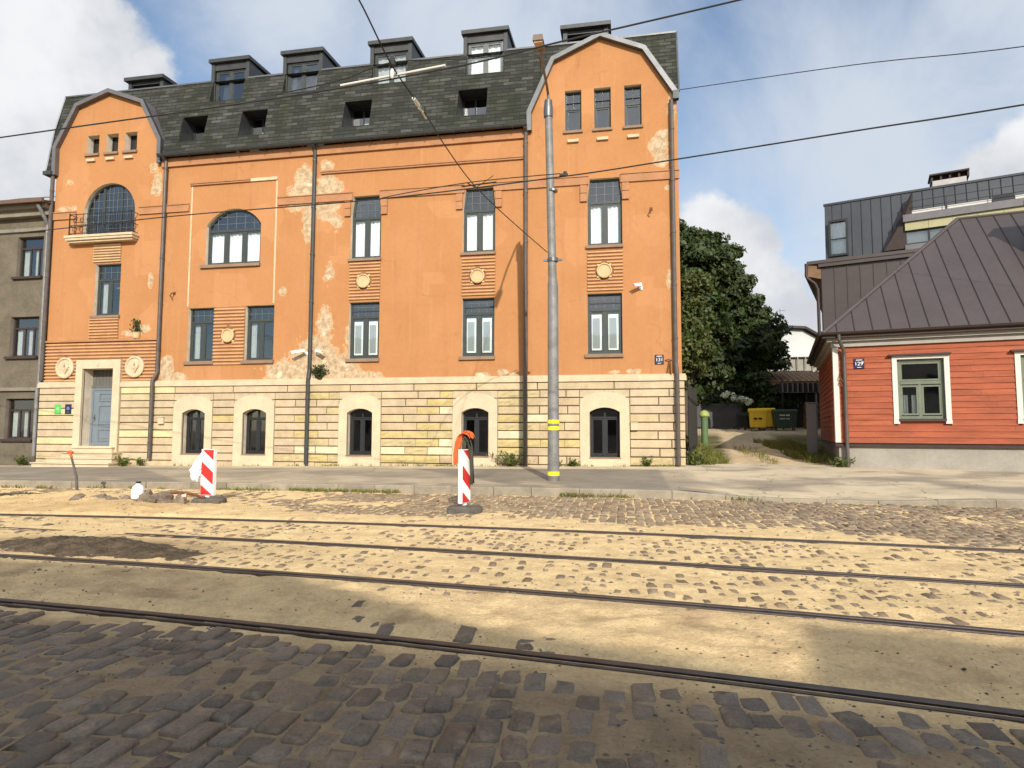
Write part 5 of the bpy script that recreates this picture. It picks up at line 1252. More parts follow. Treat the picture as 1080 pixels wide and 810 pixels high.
# fences
t = thing('slat_fence', 'grey horizontal slat fence behind the bins', 'fence', (6.4, 22.5, 1.7)); mb = MB()
for i in range(11): mb.box(4.6, 7.85, 22.5, 22.53, 1.85+i*.145, 1.85+i*.145+.12)
mb.box(4.6, 7.85, 22.531, 22.545, 1.8, 3.42); mb.build('slat_panel', M['slat'], t)
for x in (4.65, 6.25, 7.82): q = MB(); q.box(x-.04, x+.04, 22.53, 22.61, 1.6, 3.46); q.build('post', M['slat'], t)
t = thing('board_fence', 'tall black board fence against the right corner of the orange house', 'fence', (2.7, 4, .6)); mb = MB(); rs = random.Random(8)
for i in range(34): 
    y = .75+i*.2; x = 2.10+.15*y; h = rs.uniform(-.05, .05); mb.box(x, x+.03, y, y+.185, .3, 3.15+.06*y*.6+h)
mb.build('boards', M['darkwood'], t)
for z in (.9, 2.7): q = MB(); q.add([(2.18, .75, z), (2.25, .75, z), (3.27, 7.5, z), (3.20, 7.5, z), (2.18, .75, z+.1), (2.25, .75, z+.1), (3.27, 7.5, z+.1), (3.20, 7.5, z+.1)], [(0, 1, 5, 4), (1, 2, 6, 5), (4, 5, 6, 7), (0, 4, 7, 3), (3, 7, 6, 2)]); q.build('rail', M['darkwood'], t)
t = thing('service_post', 'round green post with domed lime cap beside the black board fence', 'post', (3.62, 8, 1.0), 0, off=(0, 0, 0)); mb = MB(); mb.lathe([(.155, -.3), (.155, 1.1), (.165, 1.12), (.165, 1.2), (.14, 1.21)], n=20); mb.build('shaft', M['greenpost'], t)
q = MB(); q.lathe([(.16, 1.2), (.23, 1.24), (.24, 1.30), (.21, 1.40), (.13, 1.49), (.02, 1.53)], n=20); q.build('cap', M['limecap'], t)
t = thing('meter_cabinet', 'narrow grey metal cabinet standing against the side of the red house', 'cabinet', (7.15, 4., .6), R(-13), off=(0, 0, 0)); mb = MB(); mb.bbox(-.18, .18, -.2, .25, -.2, 2.05, .015); mb.build('casing', M['greypanel'], t); q = MB(); q.box(-.21, .21, -.23, .27, 2.051, 2.09); q.build('lid', M['greypanel'], t); q = MB(); q.box(-.15, .15, -.207, -.2, .05, 1.95); q.build('door', M['greypanel'], t)
mb = MB(); T = Matrix.Translation((2.75, 2.3, .62)) @ Matrix.Rotation(R(28), 4, 'Y') @ Matrix.Rotation(R(-20), 4, 'Z'); mb.box(-.55, .65, -.06, .06, -.02, .02, T=T); mb.box(-.5, .3, -.1, .0, -.06, -.025, T=T); single(mb, 'plank', M['bark'], 'weathered plank leaning in the grass by the black board fence', 'plank', (2.75, 2.3, .6))
# bins
def wheelbin4(name, label, loc, rz, matb, w=1.25, band=None, matlid=None, h=1.28, dp=.95):
    t = thing(name, label, 'bin', loc, rz, off=(0, 0, 0)); mb = MB(); a = w/2
    lo, hi = .88, 1.0
    z0, z1 = .22, h-.12
    V = [(-a*lo, -dp/2*lo, z0), (a*lo, -dp/2*lo, z0), (a*lo, dp/2*lo, z0), (-a*lo, dp/2*lo, z0), (-a, -dp/2, z1), (a, -dp/2, z1), (a, dp/2, z1), (-a, dp/2, z1)]
    mb.add(V, [(0, 3, 2, 1), (0, 1, 5, 4), (1, 2, 6, 5), (2, 3, 7, 6), (3, 0, 4, 7)])
    mb.box(-a-.05, a+.05, -dp/2-.05, dp/2+.05, z1-.06, z1)
    for x in (-a*.55, 0, a*.55): mb.box(x-.03, x+.03, -dp/2-.02, -dp/2+.1, z0+.05, z1-.08)
    mb.build('body', M[matb], t)
    q = MB(); n = 8; V = []
    for k in range(n+1):
        y = -dp/2-.04+(dp+.08)*k/n; z = z1+.02+.13*math.sin(math.pi*min(1, (k/n)*.8+.1))
        V += [(-a-.03, y, z), (a+.03, y, z)]
    q.add(V, [(2*k, 2*k+1, 2*k+3, 2*k+2) for k in range(n)]); q.add([V[0], V[1], (a+.03, -dp/2-.04, z1), (-a-.03, -dp/2-.04, z1)], [(0, 1, 2, 3)])
    q.add(V[0::2]+[(-a-.03, dp/2+.04, z1), (-a-.03, -dp/2-.04, z1)], [list(range(n+3))]); q.add(V[1::2]+[(a+.03, dp/2+.04, z1), (a+.03, -dp/2-.04, z1)], [list(range(n+3))]); q.build('lid', M[matlid or matb], t)
    for x in (-a*.75, a*.75):
        for y in (-dp*.35, dp*.35): q = MB(); q.tube([(x-.025, y, .1), (x+.025, y, .1)], .1, 12); q.box(x-.015, x+.015, y-.04, y+.04, .1, .24); q.build('wheel', M['rubber'], t)
    if band:
        q = MB()
        for (x0, x1, za, zb) in band: q.box(x0, x1, -dp/2-.012, -dp/2+.03, za, zb)
        q.build('sticker', M['binblack'] if matb == 'binyellow' else M['housewhite'], t)
    return t
wheelbin4('waste_container', 'yellow wheeled waste container with a dark sticker in front of the slat fence', (8.5, 20.9, 1.58), R(-8), 'binyellow', 1.05, [(-.25, .25, .72, .84)], h=1.42)
wheelbin4('waste_container', 'yellow waste container half hidden behind the other yellow one', (9.2, 21.9, 1.64), R(-8), 'binyellow', 1.1, h=1.42)
wheelbin4('waste_container', 'dark green wheeled waste container with white stickers next to the yellow ones', (10.15, 20.9, 1.58), R(-5), 'bingreen', 1.4, [(-.35, .25, .95, 1.04), (-.35, .25, .74, .80)], h=1.36)
wheelbin4('waste_container', 'small black bin left of the yellow container', (7.6, 21.3, 1.6), 0, 'binblack', .55, h=1.1, dp=.6)

# ================================================================== HOUSES ACROSS THE STREET (their roofs shade the near cobbles)
def opp(name, label, prof, x0, x1, mat):
    t = thing(name, label, 'house', ((x0+x1)/2, -36, 0))
    mb = MB(); n = len(prof); bot = [(x1, -.2), (x0, -.2)]
    holes = []
    x = x0+1.2
    while x < x1-2:
        for z in (1.2, 4.3, 7.): 
            if z+1.6 < min(p[1] for p in prof)-.2: holes.append(op_rect(x, x+1.1, z, z+1.6))
        x += 2.6
    poly = [(x0, -.2), (x1, -.2)]+prof[::-1]
    pierced(mb, poly, holes, lambda x, z: -34., -.2)
    for (a, b), (c, d) in zip(prof[:-1], prof[1:]): mb.poly([(a, -34, b), (c, -34, d), (c, -46, d), (a, -46, b)], 2)
    mb.poly([(x, -46, z) for x, z in poly], 0); mb.poly([(x0, -34, -.2), (x0, -46, -.2), (x0, -46, prof[0][1]), (x0, -34, prof[0][1])]); mb.poly([(x1, -34, -.2), (x1, -46, -.2), (x1, -46, prof[-1][1]), (x1, -34, prof[-1][1])])
    mb.build('wall', [M['plasterhouse'], M['reveal'], M['rustroof']], t)
    q = MB()
    for h in holes: q.poly([(x, -34.15, z) for x, z in h])
    q.build('window_panes', M['frame2'], t)
opp('opposite_house', 'long beige house across the street, standing behind the viewer', [(-34, 10.3), (2.43, 10.15), (4.47, 9.38), (6.55, 9.0)], -34, 6.55, None)
opp('opposite_house', 'narrower beige house across the street to the right, behind the viewer', [(6.6, 9.0), (7.26, 9.66), (9.2, 9.42), (12, 9.3), (18, 9.6), (30, 9.5)], 6.6, 30, None)

# ================================================================== STREET FURNITURE
LP = thing('street_lamp', 'tall grey tubular street lamp with three yellow bands and a long bent arm', 'street lamp', (-1.92, -4.92, .19), 0, off=(0, 0, .19))
mb = MB(); mb.tube([(0, 0, .15), (0, 0, 1.4), (0, 0, 5.6), (-.005, 0, 5.62), (-.01, 0, 5.8), (-.11, 0, 10.6)], [.165, .155, .145, .145, .118, .105], 20); mb.build('pole', M['galv'], LP, smooth=False)
mb = MB(); mb.lathe([(.126, 10.45), (.13, 10.5), (.13, 10.72), (.105, 10.95), (.04, 11.0)], (-.115, -.01, 0), 16); mb.build('pole_cap', M['zincpale'], LP)
mb = MB(); mb.tube([(-.115, -.0, 10.9), (-.115, -.05, 11.12), (-.11, -.35, 11.18), (-.06, -1.6, 11.0), (.03, -2.75, 10.74)], .035, 8); mb.build('arm', M['lampbody'], LP)
mb = MB(); T = Matrix.Translation((.05, -2.95, 10.72)) @ Matrix.Rotation(R(14), 4, 'X')
mb.add([T @ Vector(p) for p in [(-.13, -.45, -.03), (.13, -.45, -.03), (.10, .3, -.05), (-.10, .3, -.05), (-.11, -.42, .10), (.11, -.42, .10), (.07, .3, .05), (-.07, .3, .05)]], [(0, 3, 2, 1), (4, 5, 6, 7), (0, 1, 5, 4), (1, 2, 6, 5), (2, 3, 7, 6), (3, 0, 4, 7)]); lh = mb.build('lamp_head', M['lampbody'], LP)
mb = MB(); mb.box(-.10, .10, -.42, -.08, -.075, -.034, T=T); mb.build('lens', M['lens'], lh)
for z0, z1 in ((1.60, 1.70), (1.78, 1.88), (.37, .48)): mb = MB(); mb.tube([(0, 0, z0), (0, 0, z1)], .166, 20); mb.build('yellow_band', M['yellow'], LP)
mb = MB(); mb.tube([(0, 0, 6.28), (0, 0, 6.38)], .15, 16); mb.box(-.26, .26, -.03, .03, 6.30, 6.36); mb.tube([(0, 0, 8.28), (0, 0, 8.34)], .14, 12); mb.build('wire_clamp', M['zincpale'], LP)

# overhead wires
def wire(pts, label, name='overhead_wire', r=.012, mat='wire', group=None):
    mb = MB(); P = [Vector(p) for p in pts]; out = []
    for i in range(len(P)-1):
        p0, p1, p2, p3 = P[max(i-1, 0)], P[i], P[i+1], P[min(i+2, len(P)-1)]
        for k in range(8):
            t = k/8; out.append(.5*((2*p1)+(p2-p0)*t+(2*p0-5*p1+4*p2-p3)*t*t+(3*p1-p0-3*p2+p3)*t**3))
    out.append(P[-1]); mb.tube(out, r, 6)
    return single(mb, name, M[mat], label, 'wire', P[len(P)//2])
wire([(-24, -11.6, 7.1), (-11.1, -12.8, 6.89), (-5.52, -13.3, 6.80), (-2.48, -13.6, 6.82), (-.68, -13.8, 6.93), (1.41, -14, 7.07), (4.5, -14.3, 7.3)], 'thick black tram wire carrying the white insulator rod, crossing the roof to the top edge')
wire([(-5.42, -13.2, 6.93), (-4.24, -13.35, 6.97), (-3.3, -13.62, 6.99), (-2.3, -12.9, 7.38), (-1.9, -8.6, 10.05), (-1.98, -7.0, 10.62)], 'short black wire from the roof dormers up to the street lamp head', r=.009)
wire([(-3.4, -15.6, 7.25), (-3.31, -14.8, 7.13), (-3.27, -13.7, 6.88), (-3.2, -12.4, 6.84), (-3.31, -11., 7.0), (-3.29, -8.8, 7.1), (-2.91, -7.1, 6.96), (-2.06, -5.05, 6.52)], 'black span wire slanting down from the top edge to the clamp on the street lamp')
wire([(-30, -6.6, 7.2), (-15.51, -9., 6.52), (-9.71, -10., 6.31), (-4.95, -10.5, 6.18), (-1.09, -11.1, 6.13), (.85, -11.6, 6.08), (3.35, -12.4, 5.97), (5.23, -13., 5.88), (10, -14.6, 5.7)], 'long lower black tram wire crossing the whole photo in front of the windows')
wire([(-4.75, -10.52, 6.185), (-4.12, -10.6, 6.235), (-2.76, -10.72, 6.31), (-1.09, -11.08, 6.2)], 'short feeder wire running just above the lower tram wire near the street lamp', r=.009)
wire([(1.9, 2.6, 15.0), (7.24, -1.5, 13.08), (10.54, -4., 11.75), (16, -8, 10)], 'thin cable in the open sky right of the orange house', r=.014)
wire([(-40, 10, 15.6), (-33, 6.2, 14.2), (-24.5, 2.2, 12.35)], 'thin cable over the roof of the grey stuccoed house', r=.02)
mb = MB(); mb.tube([(-4.2, -13.43, 6.83), (-2.5, -13.6, 6.87)], .019, 8); single(mb, 'insulator_rod', M['insul'], 'long white insulator rod on the thick tram wire', 'insulator', (-3.3, -13.5, 6.85))
t = thing('wire_hanger', 'black hanger with white insulator where the two upper wires cross', 'hanger', (-3.28, -13.68, 6.9), 0, off=(0, 0, 0)); mb = MB(); mb.lathe([(.02, -.07), (.05, -.03), (.055, .03), (.03, .1)], (0, 0, .03), 10); mb.build('body', M['wire'], t); q = MB(); q.lathe([(.02, -.19), (.032, -.15), (.032, -.09), (.018, -.05)], n=10); q.build('insulator', M['insul'], t)
mb = MB(); mb.tube([(-3.22, -12.9, 6.82), (-3.22, -12.5, 6.84), (-3.26, -12.15, 6.89)], .028, 8); [mb.tube([(-3.20-.01*i, -12.5-.15*i, 6.80+.01*i), (-3.28, -12.5-.15*i+.02, 6.90)], .022, 6) for i in range(3)]; single(mb, 'strain_insulator', M['insul'], 'pale strain insulator on the slanting span wire', 'insulator', (-3.22, -12.5, 6.84))
mb = MB(); mb.tube([(-1.0, -11.1, 6.14), (-1.0, -11.1, 6.22)], .03, 8); mb.box(-1.1, -.95, -11.13, -11.07, 6.14, 6.18); single(mb, 'wire_clamp', M['wire'], 'black clamp on the lower tram wire in front of the street lamp', 'clamp', (-1.0, -11.1, 6.18))
mb = MB(); mb.tube([(-3.0, -10.75, 6.22), (-2.3, -10.9, 6.2)], .014, 6); mb.tube([(-2.72, -10.75, 6.18), (-2.72, -9.2, 7.05)], .008, 5); mb.tube([(-2.9, -10.7, 6.3), (-2.72, -10.75, 6.18)], .012, 5); single(mb, 'wire_hanger', M['wire'], 'thin wire hanger linking the span wire to the lower tram wire', 'hanger', (-2.7, -10.7, 6.3))

# striped beacons
def beacon(label, loc, rz, h=1.08, w=.33):
    t = thing('warning_beacon', label, 'beacon', loc, rz, off=(0, 0, 0), group='striped warning beacons')
    mb = MB(); mb.bbox(-w/2, w/2, -.035, .0, .08, h, .008); mb.box(-w/2, w/2, 0, .055, .08, h)
    mb.box(-.05, .05, -.02, .04, -.0, .09)
    W2 = w/2-.012
    for k in range(3):
        zc = .19+k*.38; zl, zr = zc+.32, zc
        pts = [(-W2, zl-.0), (-W2, zl-.22), (W2, zr-.22), (W2, zr)]
        pp = [(x, min(max(z, .095), h-.012)) for x, z in pts]
        if k == 0: pp = [(-W2, .31), (-W2, .095), (W2, .095)]
        if k == 1: pp = [(-W2, .82), (-W2, .55), (W2, .28+.03), (W2, .58)]
        if k == 2: pp = [(-W2+.02, h-.012), (W2, h-.24), (W2, h-.012)]
        mb.prism(pp, -.0375, -.0355, 1); mb.prism([(-x, z) for x, z in pp][::-1], .0575, .0555, 1)
    mb.build('panel', [M['white'], M['red']], t)
    return t
b1 = beacon('red and white striped beacon standing face-on at the left with a white bag', (-8.96, -9.62, .09), R(-4))
b2 = beacon('red and white striped beacon turned edge-on, draped with orange cloth', (-3.09, -10.0, .10), R(72), 1.12, .31)
def foot(label, loc, rz):
    t = thing('beacon_base', label, 'base', loc, rz, off=(0, 0, 0), group='rubber beacon feet')
    mb = MB(); n = 20; o_ = [(.34*math.copysign(abs(math.cos(2*math.pi*k/n))**.6, math.cos(2*math.pi*k/n)), .19*math.copysign(abs(math.sin(2*math.pi*k/n))**.6, math.sin(2*math.pi*k/n))) for k in range(n)]
    V = []
    for s, z in ((1, -.03), (1.02, .06), (.94, .1), (.3, .115)):
        V += [(x*s, y*s, z+.006*rnd.uniform(-1, 1)) for x, y in o_]
    mb.add(V, [(i*n+k, i*n+(k+1) % n, (i+1)*n+(k+1) % n, (i+1)*n+k) for i in range(3) for k in range(n)]+[list(range(3*n, 4*n))]); mb.build('slab', M['rubber'], t)
    for a in (-.3, .16): q = MB(); q.box(a, a+.14, -.215, -.17, -.02, .05); q.build('grip', M['rubber'], t)
foot('dark rubber foot plate under the left striped beacon', (-8.88, -9.66, .02), R(12)); foot('worn rubber foot plate under the cloth-draped beacon', (-3.08, -10.02, .02), R(4))
def crumple(c, r, n=200, seed=1, amp=.3, squash=(1, 1, 1)):
    rs = np.random.RandomState(seed); nu, nv = 18, 12; V = []; F = []
    for j in range(nv+1):
        th = math.pi*j/nv
        for i in range(nu):
            ph = 2*math.pi*i/nu
            k = 1+amp*(rs.rand()-.5)
            V.append((c[0]+r*squash[0]*k*math.sin(th)*math.cos(ph), c[1]+r*squash[1]*k*math.sin(th)*math.sin(ph), c[2]+r*squash[2]*k*math.cos(th)))
    for j in range(nv):
        for i in range(nu): F.append((j*nu+i, j*nu+(i+1) % nu, (j+1)*nu+(i+1) % nu, (j+1)*nu+i))
    return V, F
mb = MB(); V, F = crumple((-9.27, -9.60, .72), .17, seed=4, amp=.45, squash=(.75, .6, 1.35)); 
V = [(x+.10*max(0, (z-.72))/.25, y, z) for x, y, z in V]; mb.add(V, F); mb.tube([(-9.22, -9.6, .9), (-9.13, -9.6, 1.08), (-9.10, -9.58, 1.12)], [.07, .03, .02], 8); single(mb, 'plastic_bag', M['bag'], 'crumpled white plastic bag tied to the left striped beacon', 'bag', (-9.25, -9.6, .7), smooth=False)
# cloth over the second beacon
def cloth(path, w, name, mat, label, cat, origin, thick=.02, seed=1):
    rs = random.Random(seed); mb = MB(); n = len(path); m = 6; V = []
    for i, p in enumerate(path):
        for j in range(m+1):
            a = (j/m-.5); V.append((p[0]+a*w*.75+rs.uniform(-.01, .01), p[1]+a*w*.8+.03*math.sin(j*2.1+i)+rs.uniform(-.008, .008), p[2]+.035*math.sin(j*1.7+i*.8)+rs.uniform(-.008, .008)))
    k = len(V); V += [(x+.01, y+thick, z-.01) for x, y, z in V]
    F = []
    for i in range(n-1):
        for j in range(m): a = i*(m+1)+j; F += [(a, a+1, a+m+2, a+m+1), (k+a, k+a+m+1, k+a+m+2, k+a+1)]
    for i in range(n-1): a = i*(m+1); F += [(a, a+m+1, k+a+m+1, k+a), (a+m, k+a+m, k+a+m+m+1, a+m+m+1)]
    mb.add(V, F); return single(mb, name, M[mat], label, cat, origin, smooth=True)
bx, by, bz = -3.09, -10.0, 1.22
cloth([(bx-.17, by-.10, .95), (bx-.16, by-.10, 1.12), (bx-.14, by-.10, 1.28), (bx-.10, by-.09, 1.42), (bx-.05, by-.07, 1.52), (bx+.03, by-.06, 1.56), (bx+.10, by-.05, 1.53), (bx+.14, by-.05, 1.46)], .105, 'orange_cloth', 'orange_cloth', 'orange cloth hung over the top of the edge-on striped beacon', 'cloth', (bx, by, 1.4), seed=2)
cloth([(bx-.02, by-.03, 1.2), (bx-.02, by-.03, 1.34), (bx, by-.02, 1.46), (bx+.03, by-.0, 1.48), (bx+.08, by+.02, 1.36), (bx+.11, by+.04, 1.2), (bx+.12, by+.05, .8), (bx+.12, by+.05, .55)], .07, 'dark_strap', 'darkcloth', 'dark strap hanging behind the orange cloth on the beacon', 'strap', (bx, by, 1.2), seed=5)
# leaning marker rod
t = thing('marker_rod', 'thin dark rod with an orange tip leaning in the sand at the left', 'rod', (-13.1, -8.75, 0), 0, off=(0, 0, 0)); mb = MB(); mb.tube([(0, 0, -.05), (-.06, .0, .45), (-.22, 0, .9), (-.27, 0, 1.02)], [.034, .03, .024, .022], 8); mb.box(-.13, .13, -.10, .10, -.02, .05); mb.build('rod', M['rubber'], t)
q = MB(); q.tube([(-.225, 0, .92), (-.275, 0, 1.03)], .03, 8); q.tube([(-.33, 0, 1.035), (-.27, 0, 1.055), (-.20, 0, 1.03)], .035, 7); q.build('tip', M['orange_cloth'], t)
# jug and loose setts
t = thing('plastic_jug', 'white plastic jug on the loose stones left of the striped beacon', 'jug', (-10.4, -9.95, .10), 0, off=(0, 0, 0)); mb = MB(); mb.lathe([(.11, 0), (.125, .02), (.125, .2), (.10, .27), (.045, .31), (.045, .34)], n=16); mb.build('body', M['bag'], t); q = MB(); q.lathe([(.05, .335), (.05, .375), (.0, .376)], n=12); q.build('cap', M['navy'], t)
rs = random.Random(12)
LBL = 'loose grey paving sett lying in the row of dug-up stones beside the striped beacon'
proto = None
spots = [(-11.75+.19*i+rs.uniform(-.05, .05), -10.1+rs.uniform(-.18, .2), rs.uniform(.02, .06)) for i in range(14)]+[(-9.85+rs.uniform(-.45, .45), -9.92+rs.uniform(-.12, .15), .07+rs.uniform(0, .06)) for i in range(6)]
for i, (x, y, z) in enumerate(spots):
    if proto is None:
        mb = MB(); V = []
        for s, zz in ((.92, -.075), (1, -.03), (1, .04), (.86, .07)):
            for a, b in ((-.11, -.05), (-.07, -.08), (.07, -.08), (.11, -.05), (.11, .05), (.07, .08), (-.07, .08), (-.11, .05)): V.append((a*s+rs.uniform(-.008, .008), b*s+rs.uniform(-.008, .008), zz+rs.uniform(-.008, .008)))
        mb.add(V, [(i_*8+k, i_*8+(k+1) % 8, (i_+1)*8+(k+1) % 8, (i_+1)*8+k) for i_ in range(3) for k in range(8)]+[list(range(24, 32)), list(range(7, -1, -1))])
        o = mb.build('paving_stone', pm('loose_granite', (.19, .145, .105), .85, .35, 3, .6, 20)); proto = o
    else: o = proto.copy(); COL.objects.link(o)
    o.location = (x, y, z+.04); o.rotation_euler = (rs.uniform(-.5, .5), rs.uniform(-.5, .5), rs.uniform(0, 3.1)); s = rs.uniform(.85, 1.35); o.scale = (s, s, s*rs.uniform(.8, 1.1)); tag(o, LBL, 'paving stone', 'loose paving stones')
mb = MB(); mb.tube([(-10.0, -9.75, .2), (-9.6, -9.72, .23), (-9.2, -9.75, .2), (-8.9, -9.8, .14)], .03, 8); single(mb, 'iron_bar', M['rust'], 'dark iron bar lying across the loose stones by the striped beacon', 'bar', (-9.5, -9.75, .2))
mb = MB(); mb.box(-.05, .05, -.14, .14, -.03, .03, T=Matrix.Translation((-9.28, -9.95, .12)) @ Matrix.Rotation(.6, 4, 'X') @ Matrix.Rotation(.5, 4, 'Z')); single(mb, 'stone_chip', M['surround'], 'pale stone sliver leaning at the foot of the striped beacon', 'stone', (-9.28, -9.95, .12))
def heap(name, label, cx, cy, rx, ry, h, mat, seed, z0=0., skew=0.):
    mb = MB(); nx, ny = 120, 56; V = []
    X, Y = np.meshgrid(np.linspace(-1.25, 1.25, nx), np.linspace(-1.25, 1.25, ny))
    d = np.sqrt((X+skew*Y)**2+Y**2)*(1+.5*(fbm(X*2.2+seed, Y*2.2, seed)-.5)); Z = h*np.clip(1-d**1.6, -.4, 1)*(.45+1.1*fbm(X*2.6, Y*2.6, seed+1))+.12*(fbm(X*9, Y*5, seed+2, 5, .78)-.5)*np.clip(1.3-d, 0, 1)
    for j in range(ny):
        for i in range(nx): V.append((cx+X[j, i]*rx, cy+Y[j, i]*ry, z0+Z[j, i]-.012))
    mb.add(V, [(j*nx+i, j*nx+i+1, (j+1)*nx+i+1, (j+1)*nx+i) for j in range(ny-1) for i in range(nx-1)]); single(mb, name, M[mat], label, 'heap', (cx, cy, z0), smooth=True)
heap('earth_heap', 'dark heap of dug-up earth lying on the second tram rail at the left', -7.1, -14.55, 1.75, .62, .12, 'earth', 5, .0, .4)
heap('stone_heap', 'low grey heap of broken stone in the sand at the far left', -13.6, -9.75, 1.15, .28, .13, 'earth', 9, .03)

def gravel():
    rg = np.random.RandomState(91); V = []; F = []; C = []; n = 0
    while n < 3600:
        d = 3.2+13*rg.rand()**1.5; y = -22+d; x = rg.uniform(-1.2*d-.5, .72*d+1.)
        if y > float(kerb_y(x))-.05: continue
        if fbm(np.array(x*1.3), np.array(y*1.3), 71) < .47: continue
        if min(abs(y-float(r(x))) for r in RAILS) < .06: continue
        z = float(sand_h(np.array(x), np.array(y))); s = (.004+.011*rg.rand()**2.4)*(2.1 if d > 6 else 1.)
        b = len(V); sq = .5+.4*rg.rand()
        for a in ((1, 0, 0), (0, 1, 0), (-1, 0, 0), (0, -1, 0), (.1, 0, sq), (0, .1, -sq)):
            j = .75+.5*rg.rand(3); V.append((x+a[0]*s*j[0]*1.2, y+a[1]*s*j[1], z+s*.1+a[2]*s*j[2]))
        F += [(b, b+1, b+4), (b+1, b+2, b+4), (b+2, b+3, b+4), (b+3, b, b+4), (b+1, b, b+5), (b+2, b+1, b+5), (b+3, b+2, b+5), (b, b+3, b+5)]
        C += [np.array([.21, .165, .115])*(.3+.9*rg.rand())*(.55 if d < 5 else 1.)]*6; n += 1
    me = bpy.data.meshes.new('gravel'); me.from_pydata(V, [], F); me.materials.append(M['sett'])
    at = me.color_attributes.new('tint', 'FLOAT_COLOR', 'POINT'); cc = np.array(C); at.data.foreach_set('color', np.concatenate([cc, np.ones((len(cc), 1))], 1).ravel())
    o = bpy.data.objects.new('gravel', me); COL.objects.link(o); tag(o, kind='stuff')
gravel()
# ================================================================== PLANTS
def leaves(mb, pts, size, up=.3, dirs=None, rg=None, vary=.95, aspect=.55):
    n = len(pts); rg = rg or np.random.RandomState(1)
    nrm = rg.randn(n, 3); nrm[:, 2] += up
    if dirs is not None: nrm = nrm*.75+dirs*1.1
    nrm /= np.linalg.norm(nrm, axis=1)[:, None]+1e-9
    a = np.cross(nrm, rg.randn(n, 3)); a /= np.linalg.norm(a, axis=1)[:, None]+1e-9; b = np.cross(nrm, a)
    s = size*(.5+1.1*rg.rand(n)**1.6)[:, None]
    A, B = a*s, b*s*aspect
    P = np.stack([pts-A, pts-A*.1-B, pts+A, pts-A*.1+B], 1).reshape(-1, 3)
    base = len(mb.v); mb.v.extend(map(tuple, P))
    g = 1-vary/2+vary*rg.rand(n); h = rg.rand(n)
    for i in range(n):
        mb.f.append([base+4*i, base+4*i+1, base+4*i+2, base+4*i+3]); mb.m.append(0); mb.c.append((g[i]*(.85+.35*h[i]), g[i], g[i]*(.7+.4*h[i])))
def crown_pts(lobes, per, rg, sub=22):
    """leaf positions in many small clumps, heaped over the surface of each limb's lobe"""
    P = []; D = []
    for (x, y, z, rx, ry, rz) in lobes:
        k = max(6, int(sub*(rx*ry*rz)**(1/1.5)/2))
        for _ in range(k):
            d = rg.randn(3); d /= np.linalg.norm(d); rr = .55+.5*rg.rand()
            c = np.array([x, y, z])+d*np.array([rx, ry, rz])*rr
            cr = .32+.38*rg.rand()
            n = int(per*(.5+rg.rand())*cr*cr*6)
            e = rg.randn(n, 3); e /= np.linalg.norm(e, axis=1)[:, None]; q = c+e*cr*(rg.rand(n, 1)**.45)*np.array([1.15, 1.15, .75])
            P.append(q); D.append(e*.6+d*.5)
    return np.concatenate(P), np.concatenate(D)
def tree(name, label, loc, trunk, lobes, leafm, size, per, seed, cat='tree'):
    t = thing(name, label, cat, loc); rg = np.random.RandomState(seed)
    mb = MB(); mb.tube(trunk, [.38-.27*i/(len(trunk)-1) for i in range(len(trunk))], 10)
    for l in lobes:
        p = Vector(trunk[min(len(trunk)-1, 1+int(rg.rand()*(len(trunk)-1)))]); q = Vector(l[:3]); m = (p+q)/2+Vector((rg.randn()*.2, rg.randn()*.2, .3)); mb.tube([p, m, q], [.13, .08, .03], 6)
    mb.build('trunk', M['bark'], t)
    mb = MB(); P, D = crown_pts(lobes, per, rg); leaves(mb, P, size, .3, D, rg); mb.build('crown', M[leafm], t)
    print(name, len(P)); return t
def lobes_for(cx, cy, zc, n, R3, seed, r=(1.1, 1.7)):
    rg = np.random.RandomState(seed); L = []
    for i in range(n):
        d = rg.randn(3); d /= np.linalg.norm(d); k = .45+.5*rg.rand(); a = r[0]+(r[1]-r[0])*rg.rand()
        L.append((cx+d[0]*R3[0]*k, cy+d[1]*R3[1]*k, zc+d[2]*R3[2]*k, a, a, a*.8))
    return L
tree('broadleaf_tree', 'tall dense dark green tree rising behind the right end of the orange house', (2.8, 15.5, 1.2), [(2.8, 15.5, .8), (2.85, 15.5, 3.2), (2.9, 15.6, 6), (3.2, 15.4, 9)],
     lobes_for(3.4, 15.5, 8.6, 30, (3.3, 3.0, 4.6), 2)+[(3.2, 15, 12.6, 1.3, 1.3, 1.0), (4.4, 15, 12.2, 1.1, 1.1, .9), (5.6, 14.6, 11.2, 1.1, 1.1, .9), (6.2, 14.8, 10.0, 1.2, 1.2, 1.0), (5.3, 14.5, 9.3, 1.4, 1.3, 1.2), (3.4, 14, 5.0, 1.3, 1.2, 1.1), (4.6, 14.2, 4.9, 1.3, 1.2, 1.0), (3.2, 13.5, 3.8, .9, .9, .7)], 'leafdark', .15, 78, 3)
tree('broadleaf_tree', 'broad dark tree behind the slat fence, hanging over the waste containers before the white house', (7.4, 26, 1.8), [(7.4, 26, 1.4), (7.4, 26, 4), (7.6, 26, 6.6), (7.8, 25.9, 9)],
     lobes_for(7.3, 25.8, 7.9, 26, (3.1, 2.4, 3.2), 5, (1.3, 1.9))+[(9.2, 25.5, 9.7, 1.1, 1.1, .9), (8.9, 25.5, 10.7, 1.0, 1.0, .9), (9.5, 25.5, 8.9, .7, .7, .6), (9.2, 25.5, 7.2, .9, .9, .8), (6.5, 24.8, 5.2, 1.7, 1.0, 1.1), (8.4, 25, 5.4, 1.5, 1.0, 1.0), (5.2, 24.5, 4.6, 1.4, 1.0, 1.1)], 'leafdark', .17, 66, 6)
